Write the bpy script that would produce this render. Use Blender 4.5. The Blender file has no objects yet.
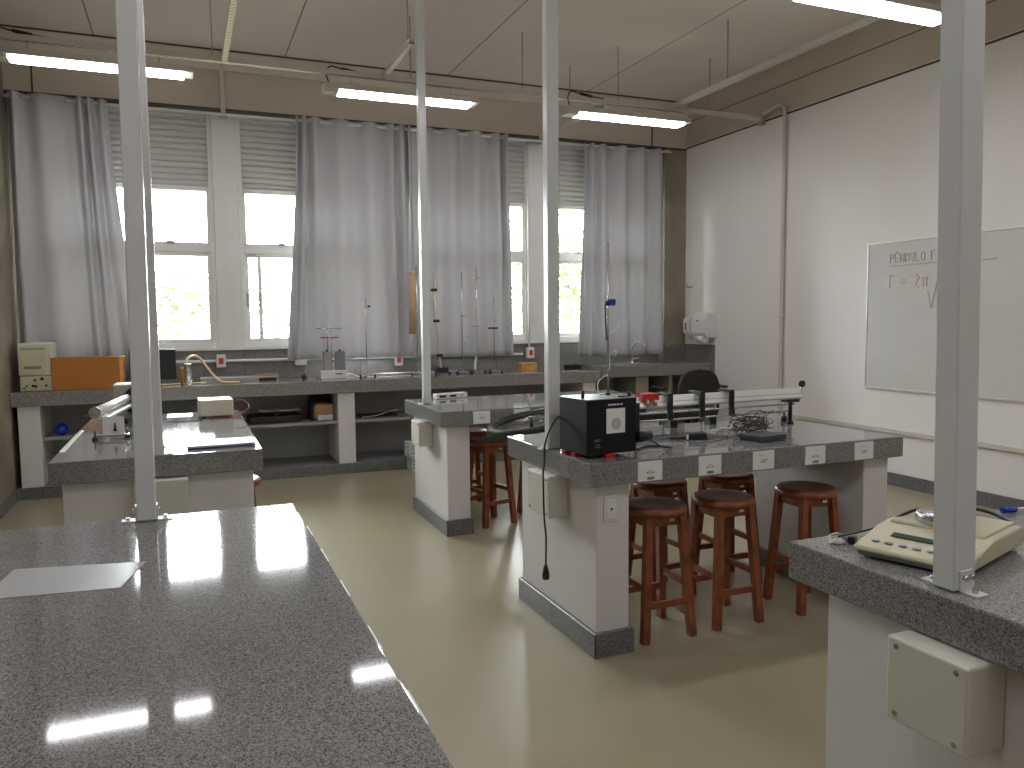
import bpy, bmesh, math, random
from math import sin, cos, pi, radians
from mathutils import Vector, Matrix

scene = bpy.context.scene
COL = scene.collection
random.seed(7)

# ------------------------------------------------------------------ camera
H = 1.53
YAW, PIT, ROL = 0.39189, 0.07989, -0.010058
f = Vector((sin(YAW)*cos(PIT), cos(YAW)*cos(PIT), -sin(PIT)))
r0 = Vector((cos(YAW), -sin(YAW), 0))
u0 = r0.cross(f)
r = r0*cos(ROL) + u0*sin(ROL)
u = u0*cos(ROL) - r0*sin(ROL)
cd = bpy.data.cameras.new('camera')
cam = bpy.data.objects.new('camera', cd)
COL.objects.link(cam)
M = Matrix((r, u, -f)).transposed().to_4x4()
M.translation = Vector((0, 0, H))
cam.matrix_world = M
cd.sensor_width = 36
cd.lens = 790.3/1024*36
cd.clip_start = 0.02
scene.camera = cam

# ------------------------------------------------------------------ light
SKY = 50.0
TUBE = 20.5
scene.view_settings.view_transform = 'Standard'
scene.view_settings.look = 'None'
scene.view_settings.gamma = 1
scene.view_settings.use_curve_mapping = False
scene.view_settings.exposure = 0.08
scene.cycles.use_denoising = True
scene.cycles.max_bounces = 10
scene.cycles.diffuse_bounces = 5
scene.cycles.sample_clamp_indirect = 6
w = bpy.data.worlds.new('overcast_sky')
scene.world = w
w.use_nodes = True
bg = w.node_tree.nodes['Background']
bg.inputs['Color'].default_value = (0.93, 0.96, 1.0, 1)
bg.inputs['Strength'].default_value = SKY
# daylight portals in the four window openings
for i_, (a_, b_) in enumerate(((-1.20, 0.33), (0.56, 2.06), (2.30, 3.80), (4.04, 5.52))):
    ld = bpy.data.lights.new('daylight', 'AREA')
    ld.shape = 'RECTANGLE'
    ld.size, ld.size_y = b_-a_, 1.68
    ld.cycles.is_portal = True
    lo_ = bpy.data.objects.new('daylight', ld)
    COL.objects.link(lo_)
    lo_.location = ((a_+b_)/2, 8.83, 2.09)
    lo_.rotation_euler = (-pi/2, 0, 0)


# ------------------------------------------------------------------ helpers
def tag(o, label=None, cat=None, group=None, kind=None):
    if label: o['label'] = label
    if cat: o['category'] = cat
    if group: o['group'] = group
    if kind: o['kind'] = kind
    return o


def thing(name, label, cat, loc=(0, 0, 0), rz=0, group=None):
    o = bpy.data.objects.new(name, None)
    o.empty_display_size = 0.1
    COL.objects.link(o)
    o.location = loc
    o.rotation_euler = (0, 0, rz)
    return tag(o, label, cat, group)


class MB:
    def __init__(s):
        s.bm = bmesh.new()

    def _add(s, verts, faces):
        vs = [s.bm.verts.new(v) for v in verts]
        out = []
        for fc in faces:
            try:
                out.append(s.bm.faces.new([vs[i] for i in fc]))
            except ValueError:
                pass
        return vs, out

    def box(s, x0, x1, y0, y1, z0, z1, bev=0, seg=2, M=None):
        v = [(x, y, z) for z in (z0, z1) for y in (y0, y1) for x in (x0, x1)]
        if M: v = [M @ Vector(p) for p in v]
        fs = [(0, 2, 3, 1), (4, 5, 7, 6), (0, 1, 5, 4), (2, 6, 7, 3), (0, 4, 6, 2), (1, 3, 7, 5)]
        vs, fc = s._add(v, fs)
        if bev:
            es = list({e for q in fc for e in q.edges})
            bmesh.ops.bevel(s.bm, geom=es, offset=bev, segments=seg, affect='EDGES', profile=0.5)
        return s

    def prism(s, pts, a0, a1, axis='y', bev=0):
        """polygon pts (2d) extruded along axis between a0 and a1"""
        def P(p, a):
            return {'x': (a, p[0], p[1]), 'y': (p[0], a, p[1]), 'z': (p[0], p[1], a)}[axis]
        n = len(pts)
        v = [P(p, a0) for p in pts]+[P(p, a1) for p in pts]
        fs = [tuple(range(n)), tuple(range(2*n-1, n-1, -1))]+[(i, i+n, (i+1) % n+n, (i+1) % n) for i in range(n)]
        vs, fc = s._add(v, fs)
        if bev:
            es = list({e for q in fc for e in q.edges})
            bmesh.ops.bevel(s.bm, geom=es, offset=bev, segments=2, affect='EDGES', profile=0.5)
        return s

    def beam(s, p, q, wx, wy=None, w2=None):
        """square bar from p to q, widths in x and y kept axis aligned when steep"""
        wy = wy or wx
        p, q = Vector(p), Vector(q)
        d = (q-p).normalized()
        a = Vector((1, 0, 0)) if abs(d.x) < 0.9 else Vector((0, 1, 0))
        a = (a-d*a.dot(d)).normalized()
        b = d.cross(a)
        k = w2 or 1
        v = []
        for c, m in ((p, 1), (q, k)):
            for sx, sy in ((-1, -1), (1, -1), (1, 1), (-1, 1)):
                v.append(c+a*sx*wx*m/2+b*sy*wy*m/2)
        s._add(v, [(3, 2, 1, 0), (4, 5, 6, 7)]+[(i, (i+1) % 4, (i+1) % 4+4, i+4) for i in range(4)])
        return s

    def cyl(s, p, q, ra, rb=None, n=20, cap=True):
        rb = ra if rb is None else rb
        p, q = Vector(p), Vector(q)
        d = (q-p).normalized()
        a = Vector((0, 0, 1)) if abs(d.z) < 0.9 else Vector((1, 0, 0))
        a = (a-d*a.dot(d)).normalized()
        b = d.cross(a)
        v = []
        for c, R in ((p, ra), (q, rb)):
            for i in range(n):
                t = 2*pi*i/n
                v.append(c+(a*cos(t)+b*sin(t))*R)
        fs = [(i, (i+1) % n, (i+1) % n+n, i+n) for i in range(n)]
        if cap: fs += [tuple(range(n-1, -1, -1)), tuple(range(n, 2*n))]
        vs, fc = s._add(v, fs)
        for q_ in fc[:n]: q_.smooth = True
        return s

    def tube(s, pts, R, n=8, smooth=6, closed=False):
        P = [Vector(p) for p in pts]
        if smooth and len(P) > 2:
            Q = []
            m = len(P)
            rng = m if closed else m-1
            for i in range(rng):
                if closed:
                    a, b, c, d = P[i-1], P[i], P[(i+1) % m], P[(i+2) % m]
                else:
                    a, b, c, d = P[max(i-1, 0)], P[i], P[i+1], P[min(i+2, m-1)]
                for k in range(smooth):
                    t = k/smooth
                    Q.append(0.5*((2*b)+(c-a)*t+(2*a-5*b+4*c-d)*t*t+(3*b-a-3*c+d)*t**3))
            if not closed: Q.append(P[-1])
            P = Q
        m = len(P)
        rings = []
        prev = None
        for i, c in enumerate(P):
            if closed: d = P[(i+1) % m]-P[i-1]
            else: d = P[min(i+1, m-1)]-P[max(i-1, 0)]
            if d.length < 1e-9: d = Vector((0, 0, 1))
            d.normalize()
            if prev is None:
                a = Vector((0, 0, 1)) if abs(d.z) < 0.9 else Vector((1, 0, 0))
            else: a = prev
            a = a-d*a.dot(d)
            a.normalize()
            prev = a
            b = d.cross(a)
            rings.append([s.bm.verts.new(c+(a*cos(2*pi*j/n)+b*sin(2*pi*j/n))*R) for j in range(n)])
        for i in range(m if closed else m-1):
            A, B = rings[i], rings[(i+1) % m]
            for j in range(n):
                q = s.bm.faces.new((A[j], A[(j+1) % n], B[(j+1) % n], B[j]))
                q.smooth = True
        if not closed:
            s.bm.faces.new(rings[0][::-1])
            s.bm.faces.new(rings[-1])
        return s

    def lathe(s, prof, c=(0, 0, 0), n=32, M=None):
        c = Vector(c)
        rings = []
        for R, z in prof:
            ring = []
            for i in range(n):
                t = 2*pi*i/n
                p = Vector((max(R, 1e-4)*cos(t), max(R, 1e-4)*sin(t), z))
                if M: p = M @ p
                ring.append(s.bm.verts.new(c+p))
            rings.append(ring)
        for A, B in zip(rings, rings[1:]):
            for i in range(n):
                q = s.bm.faces.new((A[i], A[(i+1) % n], B[(i+1) % n], B[i]))
                q.smooth = True
        s.bm.faces.new(rings[0][::-1])
        s.bm.faces.new(rings[-1])
        return s

    def build(s, name, mat, parent=None, label=None, cat=None, group=None, kind=None):
        bmesh.ops.recalc_face_normals(s.bm, faces=s.bm.faces)
        me = bpy.data.meshes.new(name)
        s.bm.to_mesh(me)
        s.bm.free()
        me.materials.append(mat)
        o = bpy.data.objects.new(name, me)
        COL.objects.link(o)
        if parent: o.parent = parent
        return tag(o, label, cat, group, kind)


def copy_thing(root, loc, label, rz=0, group=None):
    def cp(o, par):
        c = o.copy()
        COL.objects.link(c)
        c.parent = par
        for ch in [k for k in ALL() if k.parent == o]: cp(ch, c)
        return c
    c = cp(root, None)
    c.location = loc
    c.rotation_euler = (0, 0, rz)
    c['label'] = label
    if group: c['group'] = group
    return c


def ALL():
    return list(bpy.data.objects)


# ------------------------------------------------------------------ materials
def mat(name, col, rough=0.5, metal=0.0, spec=0.5, bump=0, bscale=40, var=0, vscale=3, coat=0, emit=None, es=0, trans=0):
    m = bpy.data.materials.new(name)
    m.use_nodes = True
    nt = m.node_tree
    b = nt.nodes['Principled BSDF']
    b.inputs['Roughness'].default_value = rough
    b.inputs['Metallic'].default_value = metal
    b.inputs['Specular IOR Level'].default_value = spec
    b.inputs['Coat Weight'].default_value = coat
    b.inputs['Transmission Weight'].default_value = trans
    tc = nt.nodes.new('ShaderNodeTexCoord')
    n = nt.nodes.new('ShaderNodeTexNoise')
    n.inputs['Scale'].default_value = vscale
    n.inputs['Detail'].default_value = 6
    nt.links.new(tc.outputs['Object'], n.inputs['Vector'])
    rp = nt.nodes.new('ShaderNodeValToRGB')
    v = var or 0.03
    rp.color_ramp.elements[0].position = 0.3
    rp.color_ramp.elements[1].position = 0.7
    rp.color_ramp.elements[0].color = tuple(c*(1-v) for c in col)+(1,)
    rp.color_ramp.elements[1].color = tuple(min(1, c*(1+v)) for c in col)+(1,)
    nt.links.new(n.outputs['Fac'], rp.inputs['Fac'])
    nt.links.new(rp.outputs['Color'], b.inputs['Base Color'])
    if bump:
        n2 = nt.nodes.new('ShaderNodeTexNoise')
        n2.inputs['Scale'].default_value = bscale
        n2.inputs['Detail'].default_value = 4
        nt.links.new(tc.outputs['Object'], n2.inputs['Vector'])
        bp = nt.nodes.new('ShaderNodeBump')
        bp.inputs['Strength'].default_value = bump
        bp.inputs['Distance'].default_value = 0.01
        nt.links.new(n2.outputs['Fac'], bp.inputs['Height'])
        nt.links.new(bp.outputs['Normal'], b.inputs['Normal'])
    if emit:
        b.inputs['Emission Color'].default_value = emit+(1,)
        b.inputs['Emission Strength'].default_value = es
    return m


def granite(name, stops, scale=170, rough=0.12, seams=None, spec=0.5, wave=0.0):
    m = mat(name, (0.3, 0.3, 0.3), rough, spec=spec)
    nt = m.node_tree
    b = nt.nodes['Principled BSDF']
    tc = nt.nodes.new('ShaderNodeTexCoord')
    vo = nt.nodes.new('ShaderNodeTexVoronoi')
    vo.inputs['Scale'].default_value = scale
    nt.links.new(tc.outputs['Object'], vo.inputs['Vector'])
    sp = nt.nodes.new('ShaderNodeSeparateColor')
    nt.links.new(vo.outputs['Color'], sp.inputs[0])
    n = nt.nodes.new('ShaderNodeTexNoise')
    n.inputs['Scale'].default_value = scale*0.45
    n.inputs['Detail'].default_value = 5
    nt.links.new(tc.outputs['Object'], n.inputs['Vector'])
    mx = nt.nodes.new('ShaderNodeMath')
    mx.operation = 'MULTIPLY_ADD'
    nt.links.new(sp.outputs[0], mx.inputs[0])
    mx.inputs[1].default_value = 0.55
    ml = nt.nodes.new('ShaderNodeMath')
    ml.operation = 'MULTIPLY'
    ml.inputs[1].default_value = 0.5
    nt.links.new(n.outputs['Fac'], ml.inputs[0])
    nt.links.new(ml.outputs[0], mx.inputs[2])
    rp = nt.nodes.new('ShaderNodeValToRGB')
    el = rp.color_ramp.elements
    el[0].position, el[0].color = stops[0][0], stops[0][1]+(1,)
    el[1].position, el[1].color = stops[-1][0], stops[-1][1]+(1,)
    for p, c in stops[1:-1]:
        e = el.new(p)
        e.color = c+(1,)
    nt.links.new(mx.outputs[0], rp.inputs['Fac'])
    last = rp.outputs['Color']
    if seams:
        # tile joints along x / y every `seams` metres
        sx = nt.nodes.new('ShaderNodeSeparateXYZ')
        nt.links.new(tc.outputs['Object'], sx.inputs[0])
        ad = nt.nodes.new('ShaderNodeMath'); ad.operation = 'ADD'
        nt.links.new(sx.outputs[0], ad.inputs[0]); nt.links.new(sx.outputs[1], ad.inputs[1])
        md = nt.nodes.new('ShaderNodeMath'); md.operation = 'PINGPONG'
        md.inputs[1].default_value = seams/2
        nt.links.new(ad.outputs[0], md.inputs[0])
        lt = nt.nodes.new('ShaderNodeMath'); lt.operation = 'LESS_THAN'
        lt.inputs[1].default_value = 0.002
        nt.links.new(md.outputs[0], lt.inputs[0])
        mixn = nt.nodes.new('ShaderNodeMix'); mixn.data_type = 'RGBA'
        nt.links.new(lt.outputs[0], mixn.inputs[0])
        nt.links.new(last, mixn.inputs[6])
        mixn.inputs[7].default_value = (0.03, 0.03, 0.03, 1)
        last = mixn.outputs[2]
    nt.links.new(last, b.inputs['Base Color'])
    if wave:
        n3 = nt.nodes.new('ShaderNodeTexNoise')
        n3.inputs['Scale'].default_value = 9
        nt.links.new(tc.outputs['Object'], n3.inputs['Vector'])
        bp = nt.nodes.new('ShaderNodeBump')
        bp.inputs['Strength'].default_value = wave
        bp.inputs['Distance'].default_value = 0.01
        nt.links.new(n3.outputs['Fac'], bp.inputs['Height'])
        nt.links.new(bp.outputs['Normal'], b.inputs['Normal'])
    return m


def wood(name, c0, c1, scale=6, rough=0.4):
    m = mat(name, c0, rough)
    nt = m.node_tree
    b = nt.nodes['Principled BSDF']
    tc = nt.nodes.new('ShaderNodeTexCoord')
    mp = nt.nodes.new('ShaderNodeMapping')
    mp.inputs['Scale'].default_value = (scale, scale*8, scale*0.7)
    nt.links.new(tc.outputs['Object'], mp.inputs[0])
    n = nt.nodes.new('ShaderNodeTexNoise')
    n.inputs['Scale'].default_value = 3
    n.inputs['Detail'].default_value = 8
    nt.links.new(mp.outputs[0], n.inputs['Vector'])
    rp = nt.nodes.new('ShaderNodeValToRGB')
    rp.color_ramp.elements[0].position = 0.35
    rp.color_ramp.elements[1].position = 0.65
    rp.color_ramp.elements[0].color = c0+(1,)
    rp.color_ramp.elements[1].color = c1+(1,)
    nt.links.new(n.outputs['Fac'], rp.inputs['Fac'])
    nt.links.new(rp.outputs['Color'], b.inputs['Base Color'])
    return m


G_STOPS = [(0.17, (0.02, 0.02, 0.02)), (0.30, (0.11, 0.108, 0.103)), (0.46, (0.195, 0.195, 0.187)), (0.7, (0.275, 0.275, 0.265)), (0.95, (0.40, 0.40, 0.39))]
m_gran = granite('grey granite', G_STOPS, 370, 0.055)
m_counter = granite('counter granite', [(0.12, (0.06, 0.056, 0.05)), (0.5, (0.23, 0.215, 0.195)), (0.95, (0.38, 0.36, 0.33))], 220, 0.16)
m_tile = granite('backsplash granite', [(0.12, (0.06, 0.057, 0.055)), (0.5, (0.175, 0.165, 0.16)), (0.95, (0.29, 0.28, 0.275))], 200, 0.3, seams=0.4)
m_plinth = granite('plinth granite', [(0.12, (0.05, 0.05, 0.05)), (0.5, (0.14, 0.14, 0.14)), (0.95, (0.23, 0.23, 0.23))], 160, 0.35, seams=0.45)
m_pier = mat('white painted masonry', (0.66, 0.64, 0.625), 0.55, var=0.02, bump=0.05, bscale=60)
m_wall = mat('off white wall paint', (0.80, 0.77, 0.75), 0.65, spec=0.25, var=0.03, vscale=1.2, bump=0.03, bscale=30)
m_beam = mat('beige concrete beam paint', (0.53, 0.46, 0.385), 0.7, var=0.06, vscale=1.5)
m_beamtop = mat('pale beam band paint', (0.64, 0.58, 0.50), 0.7, var=0.05, vscale=2)  # paler tone for the strip along the beam top
m_conc = mat('raw stained concrete', (0.25, 0.215, 0.165), 0.75, var=0.25, vscale=2.2, bump=0.15, bscale=14)
m_dark = mat('dark joint and shadow line', (0.075, 0.06, 0.046), 0.8)
m_shelfwall = mat('grey painted cavity', (0.36, 0.355, 0.345), 0.7, var=0.08)
m_alu = mat('white window aluminium', (0.72, 0.71, 0.69), 0.35)
m_shut = mat('grey plastic shutter', (0.56, 0.55, 0.535), 0.5)
m_post = mat('white painted steel', (0.66, 0.68, 0.67), 0.25, var=0.015, vscale=9)
m_steel = mat('brushed steel', (0.6, 0.6, 0.6), 0.25, metal=1)
m_chrome = mat('chrome', (0.8, 0.8, 0.8), 0.08, metal=1)
m_black = mat('black plastic', (0.012, 0.012, 0.014), 0.4)
m_blackm = mat('matte black', (0.015, 0.015, 0.015), 0.7, bump=0.1, bscale=120)
m_white = mat('white plastic', (0.74, 0.74, 0.72), 0.35)
m_cream = mat('cream plastic', (0.62, 0.60, 0.48), 0.45)
m_jbox = mat('cream junction box plastic', (0.60, 0.59, 0.51), 0.5)
m_beige = mat('beige enamel', (0.52, 0.50, 0.34), 0.4)
m_conduit = mat('conduit off white', (0.60, 0.57, 0.50), 0.4)
m_tray = mat('cable tray off white', (0.55, 0.515, 0.46), 0.5)
m_wood = wood('reddish brown stool wood', (0.16, 0.040, 0.014), (0.30, 0.088, 0.028), 5, 0.35)
m_seat = wood('dark worn seat wood', (0.16, 0.06, 0.038), (0.24, 0.095, 0.055), 3, 0.3)
m_orange = mat('orange lacquered board', (0.40, 0.155, 0.022), 0.4, var=0.04)
m_yellowwood = wood('yellow wood', (0.45, 0.24, 0.06), (0.6, 0.35, 0.1), 4, 0.5)
m_red = mat('red plastic', (0.52, 0.012, 0.014), 0.35)
m_redcable = mat('dark red cable', (0.30, 0.03, 0.035), 0.5)
m_blue = mat('blue plastic', (0.01, 0.04, 0.42), 0.2)
m_navy = mat('navy cover', (0.03, 0.05, 0.14), 0.4)
m_paper = mat('white paper', (0.78, 0.78, 0.76), 0.45)
m_ink = mat('grey print', (0.2, 0.2, 0.2), 0.6)
m_kraft = mat('brown kraft paper', (0.42, 0.26, 0.15), 0.8, var=0.15, vscale=9)
m_hose = mat('yellowed rubber hose', (0.75, 0.60, 0.32), 0.4)
m_lens = mat('glossy grey block', (0.22, 0.22, 0.22), 0.3)
m_alrail = mat('anodised aluminium rail', (0.86, 0.86, 0.83), 0.28, metal=0.55)
m_lcd = mat('dark green display', (0.012, 0.045, 0.035), 0.5, spec=0.2)
m_board = mat('whiteboard enamel', (0.66, 0.655, 0.63), 0.12, coat=0.3)
m_redink = mat('red marker', (0.62, 0.36, 0.33), 0.6)
m_greyink = mat('black marker', (0.36, 0.34, 0.34), 0.6)
m_tyre = mat('black rubber tyre', (0.02, 0.02, 0.02), 0.55)
m_crate = mat('pale green plastic crate', (0.62, 0.68, 0.66), 0.5)
m_leaf = mat('leaf green', (0.10, 0.13, 0.055), 0.6, var=0.5, vscale=2)
m_bark = mat('bark', (0.12, 0.09, 0.06), 0.9)
m_lawn = mat('ground', (0.30, 0.32, 0.18), 0.9, var=0.2)
m_tan = mat('tan cardboard tube', (0.55, 0.36, 0.2), 0.7)
m_brass = mat('brass', (0.55, 0.3, 0.15), 0.3, metal=0.8)
m_lamp = mat('lit lamp diffuser', (0.9, 0.9, 0.9), 0.5, emit=(0.98, 0.95, 1.0), es=TUBE)
m_dirty = mat('mixed grey metal', (0.4, 0.4, 0.38), 0.4, metal=0.6)


def glass_mat():
    m = bpy.data.materials.new('window glass')
    m.use_nodes = True
    nt = m.node_tree
    nt.nodes.clear()
    out = nt.nodes.new('ShaderNodeOutputMaterial')
    t = nt.nodes.new('ShaderNodeBsdfTransparent')
    t.inputs[0].default_value = (0.93, 0.95, 0.94, 1)
    g = nt.nodes.new('ShaderNodeBsdfGlossy')
    g.inputs['Roughness'].default_value = 0.02
    mx = nt.nodes.new('ShaderNodeMixShader')
    fr = nt.nodes.new('ShaderNodeFresnel')
    fr.inputs[0].default_value = 1.4
    nt.links.new(fr.outputs[0], mx.inputs[0])
    nt.links.new(t.outputs[0], mx.inputs[1])
    nt.links.new(g.outputs[0], mx.inputs[2])
    nt.links.new(mx.outputs[0], out.inputs[0])
    return m


m_glass = glass_mat()


def cloth_mat():
    m = bpy.data.materials.new('grey curtain cloth')
    m.use_nodes = True
    nt = m.node_tree
    nt.nodes.clear()
    out = nt.nodes.new('ShaderNodeOutputMaterial')
    d = nt.nodes.new('ShaderNodeBsdfDiffuse')
    t = nt.nodes.new('ShaderNodeBsdfTranslucent')
    tc = nt.nodes.new('ShaderNodeTexCoord')
    n = nt.nodes.new('ShaderNodeTexNoise')
    n.inputs['Scale'].default_value = 250
    nt.links.new(tc.outputs['Object'], n.inputs['Vector'])
    rp = nt.nodes.new('ShaderNodeValToRGB')
    rp.color_ramp.elements[0].color = (0.55, 0.55, 0.565, 1)
    rp.color_ramp.elements[1].color = (0.61, 0.61, 0.625, 1)
    nt.links.new(n.outputs['Fac'], rp.inputs['Fac'])
    nt.links.new(rp.outputs[0], d.inputs[0])
    t.inputs[0].default_value = (0.42, 0.415, 0.415, 1)
    mx = nt.nodes.new('ShaderNodeMixShader')
    mx.inputs[0].default_value = 0.18
    nt.links.new(d.outputs[0], mx.inputs[1])
    nt.links.new(t.outputs[0], mx.inputs[2])
    nt.links.new(mx.outputs[0], out.inputs[0])
    return m


m_cloth = cloth_mat()


m_floor = mat('beige epoxy floor', (0.335, 0.295, 0.195), 0.27, var=0.035, vscale=0.6)


def ceil_mat():
    m = mat('beige ceiling panels', (0.80, 0.73, 0.69), 0.8, var=0.04, vscale=0.9)
    nt = m.node_tree
    b = nt.nodes['Principled BSDF']
    src = b.inputs['Base Color'].links[0].from_socket
    tc = nt.nodes.new('ShaderNodeTexCoord')
    sx = nt.nodes.new('ShaderNodeSeparateXYZ')
    nt.links.new(tc.outputs['Object'], sx.inputs[0])
    ad = nt.nodes.new('ShaderNodeMath'); ad.operation = 'ADD'; ad.inputs[1].default_value = -1.055+17.25
    nt.links.new(sx.outputs[0], ad.inputs[0])
    pp = nt.nodes.new('ShaderNodeMath'); pp.operation = 'PINGPONG'; pp.inputs[1].default_value = 1.725/2
    nt.links.new(ad.outputs[0], pp.inputs[0])
    lt = nt.nodes.new('ShaderNodeMath'); lt.operation = 'LESS_THAN'; lt.inputs[1].default_value = 0.006
    nt.links.new(pp.outputs[0], lt.inputs[0])
    mx = nt.nodes.new('ShaderNodeMix'); mx.data_type = 'RGBA'
    nt.links.new(lt.outputs[0], mx.inputs[0])
    nt.links.new(src, mx.inputs[6])
    mx.inputs[7].default_value = (0.25, 0.21, 0.18, 1)
    nt.links.new(mx.outputs[2], b.inputs['Base Color'])
    return m


m_ceil = ceil_mat()


def slot_mat():
    m = mat('perforated tray off white', (0.55, 0.515, 0.46), 0.5)
    nt = m.node_tree
    b = nt.nodes['Principled BSDF']
    src = b.inputs['Base Color'].links[0].from_socket
    tc = nt.nodes.new('ShaderNodeTexCoord')
    sx = nt.nodes.new('ShaderNodeSeparateXYZ')
    nt.links.new(tc.outputs['Object'], sx.inputs[0])
    ad = nt.nodes.new('ShaderNodeMath'); ad.operation = 'ADD'
    nt.links.new(sx.outputs[0], ad.inputs[0]); nt.links.new(sx.outputs[1], ad.inputs[1])
    pp = nt.nodes.new('ShaderNodeMath'); pp.operation = 'PINGPONG'; pp.inputs[1].default_value = .03
    nt.links.new(ad.outputs[0], pp.inputs[0])
    lt = nt.nodes.new('ShaderNodeMath'); lt.operation = 'LESS_THAN'; lt.inputs[1].default_value = 0.01
    nt.links.new(pp.outputs[0], lt.inputs[0])
    ge = nt.nodes.new('ShaderNodeNewGeometry')
    sn = nt.nodes.new('ShaderNodeSeparateXYZ')
    nt.links.new(ge.outputs['Normal'], sn.inputs[0])
    dn = nt.nodes.new('ShaderNodeMath'); dn.operation = 'LESS_THAN'; dn.inputs[1].default_value = -.5
    nt.links.new(sn.outputs[2], dn.inputs[0])
    ml = nt.nodes.new('ShaderNodeMath'); ml.operation = 'MULTIPLY'
    nt.links.new(lt.outputs[0], ml.inputs[0]); nt.links.new(dn.outputs[0], ml.inputs[1])
    mx = nt.nodes.new('ShaderNodeMix'); mx.data_type = 'RGBA'
    nt.links.new(ml.outputs[0], mx.inputs[0])
    nt.links.new(src, mx.inputs[6])
    mx.inputs[7].default_value = (0.30, 0.27, 0.24, 1)
    nt.links.new(mx.outputs[2], b.inputs['Base Color'])
    return m


m_slot = slot_mat()

# ------------------------------------------------------------------ room shell
XL, XR, YF, YB, ZC = -1.42, 5.92, -3.0, 8.65, 4.217
S = dict(kind='structure')
MB().box(XL-.2, XR+.2, YF-.2, YB+.2, -.12, 0).build('floor', m_floor, **S)
MB().box(XL-.2, XR+.2, YF-.2, YB+.3, ZC, ZC+.15).build('ceiling', m_ceil, **S)
MB().box(XR, XR+.15, YF-.15, YB+.3, 0, ZC).build('wall_right', m_wall, **S)
MB().box(XL-.2, XL, YF-.15, YB+.3, 0, ZC).build('wall_left', m_conc, **S)
MB().box(XL, XR, YF-.15, YF, 0, ZC).build('wall_front', m_wall, **S)
# window wall: sill wall, mullions, head beam
WIN = [(-1.20, 0.33), (0.56, 2.06), (2.30, 3.80), (4.04, 5.52)]
ZS, ZH = 1.27, 3.655
mb = MB()
mb.box(XL, XR, YB, YB+.16, 0, ZS)
edges = [XL]+[e for wn in WIN for e in wn]+[XR]
for i in range(0, len(edges), 2):
    mb.box(edges[i], edges[i+1], YB-.03, YB+.16, ZS, ZH)
mb.build('wall_back', m_alu, **S)
MB().box(XL, XR, 8.51, YB+.16, ZH, ZC).build('trim_1', m_beam, label='beige beam over the windows', **S)
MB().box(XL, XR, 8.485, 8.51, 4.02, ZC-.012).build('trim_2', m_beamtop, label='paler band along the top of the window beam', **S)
mb = MB()
mb.box(XL, XR, 8.475, 8.51, ZC-.014, ZC-.001)
mb.box(XL, XR, 8.50, 8.66, ZH-.022, ZH)  # dark strip stands in for the shadow under the beam
mb.box(5.405, 5.42, 8.503, 8.51, ZH, 4.02)
mb.box(-1.20, -1.185, 8.503, 8.51, ZH, 4.02)
mb.build('trim_3', m_dark, label='dark joints and painted shadow line around the window beam', **S)
MB().box(5.60, XR, 8.51, YB, 0, ZH).build('trim_4', m_conc, label='raw concrete column in the far corner', **S)
mb = MB()
mb.box(XR-.006, XR, YF, 8.5, 3.652, 3.670)
mb.box(XR-.005, XR, YF, 8.5, 3.967, 3.976)
mb.build('trim_5', m_dark, label='dark joints high on the right wall', **S)
MB().box(XR-.004, XR, YF, 8.5, 3.68, ZC).build('trim_6', m_beam, label='beige beam face above the right wall', **S)
# backsplash
mb = MB()
mb.box(XL, 5.60, YB-.02, YB, .9, ZS-.01)
mb.box(5.60, XR-.01, 8.495, 8.51, .9, 1.215)
mb.box(XR-.014, XR, 7.89, 8.51, 0.0, 1.215)
mb.build('trim_7', m_tile, label='granite backsplash behind the counter', **S)
MB().box(XL, XR, YB-.05, YB+.03, ZS-.012, ZS+.02, .004).build('trim_8', m_alu, label='white sill under the windows', **S)
MB().box(XR-.02, XR, YF, 7.88, 0, .115).build('baseboard_right', m_plinth, **S)
MB().box(XL, XL+.02, YF, 7.9, 0, .115).build('baseboard_left', m_plinth, **S)
MB().box(-40, 45, 9.2, 70, -.5, -.4).build('ground', m_lawn, **S)


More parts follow.
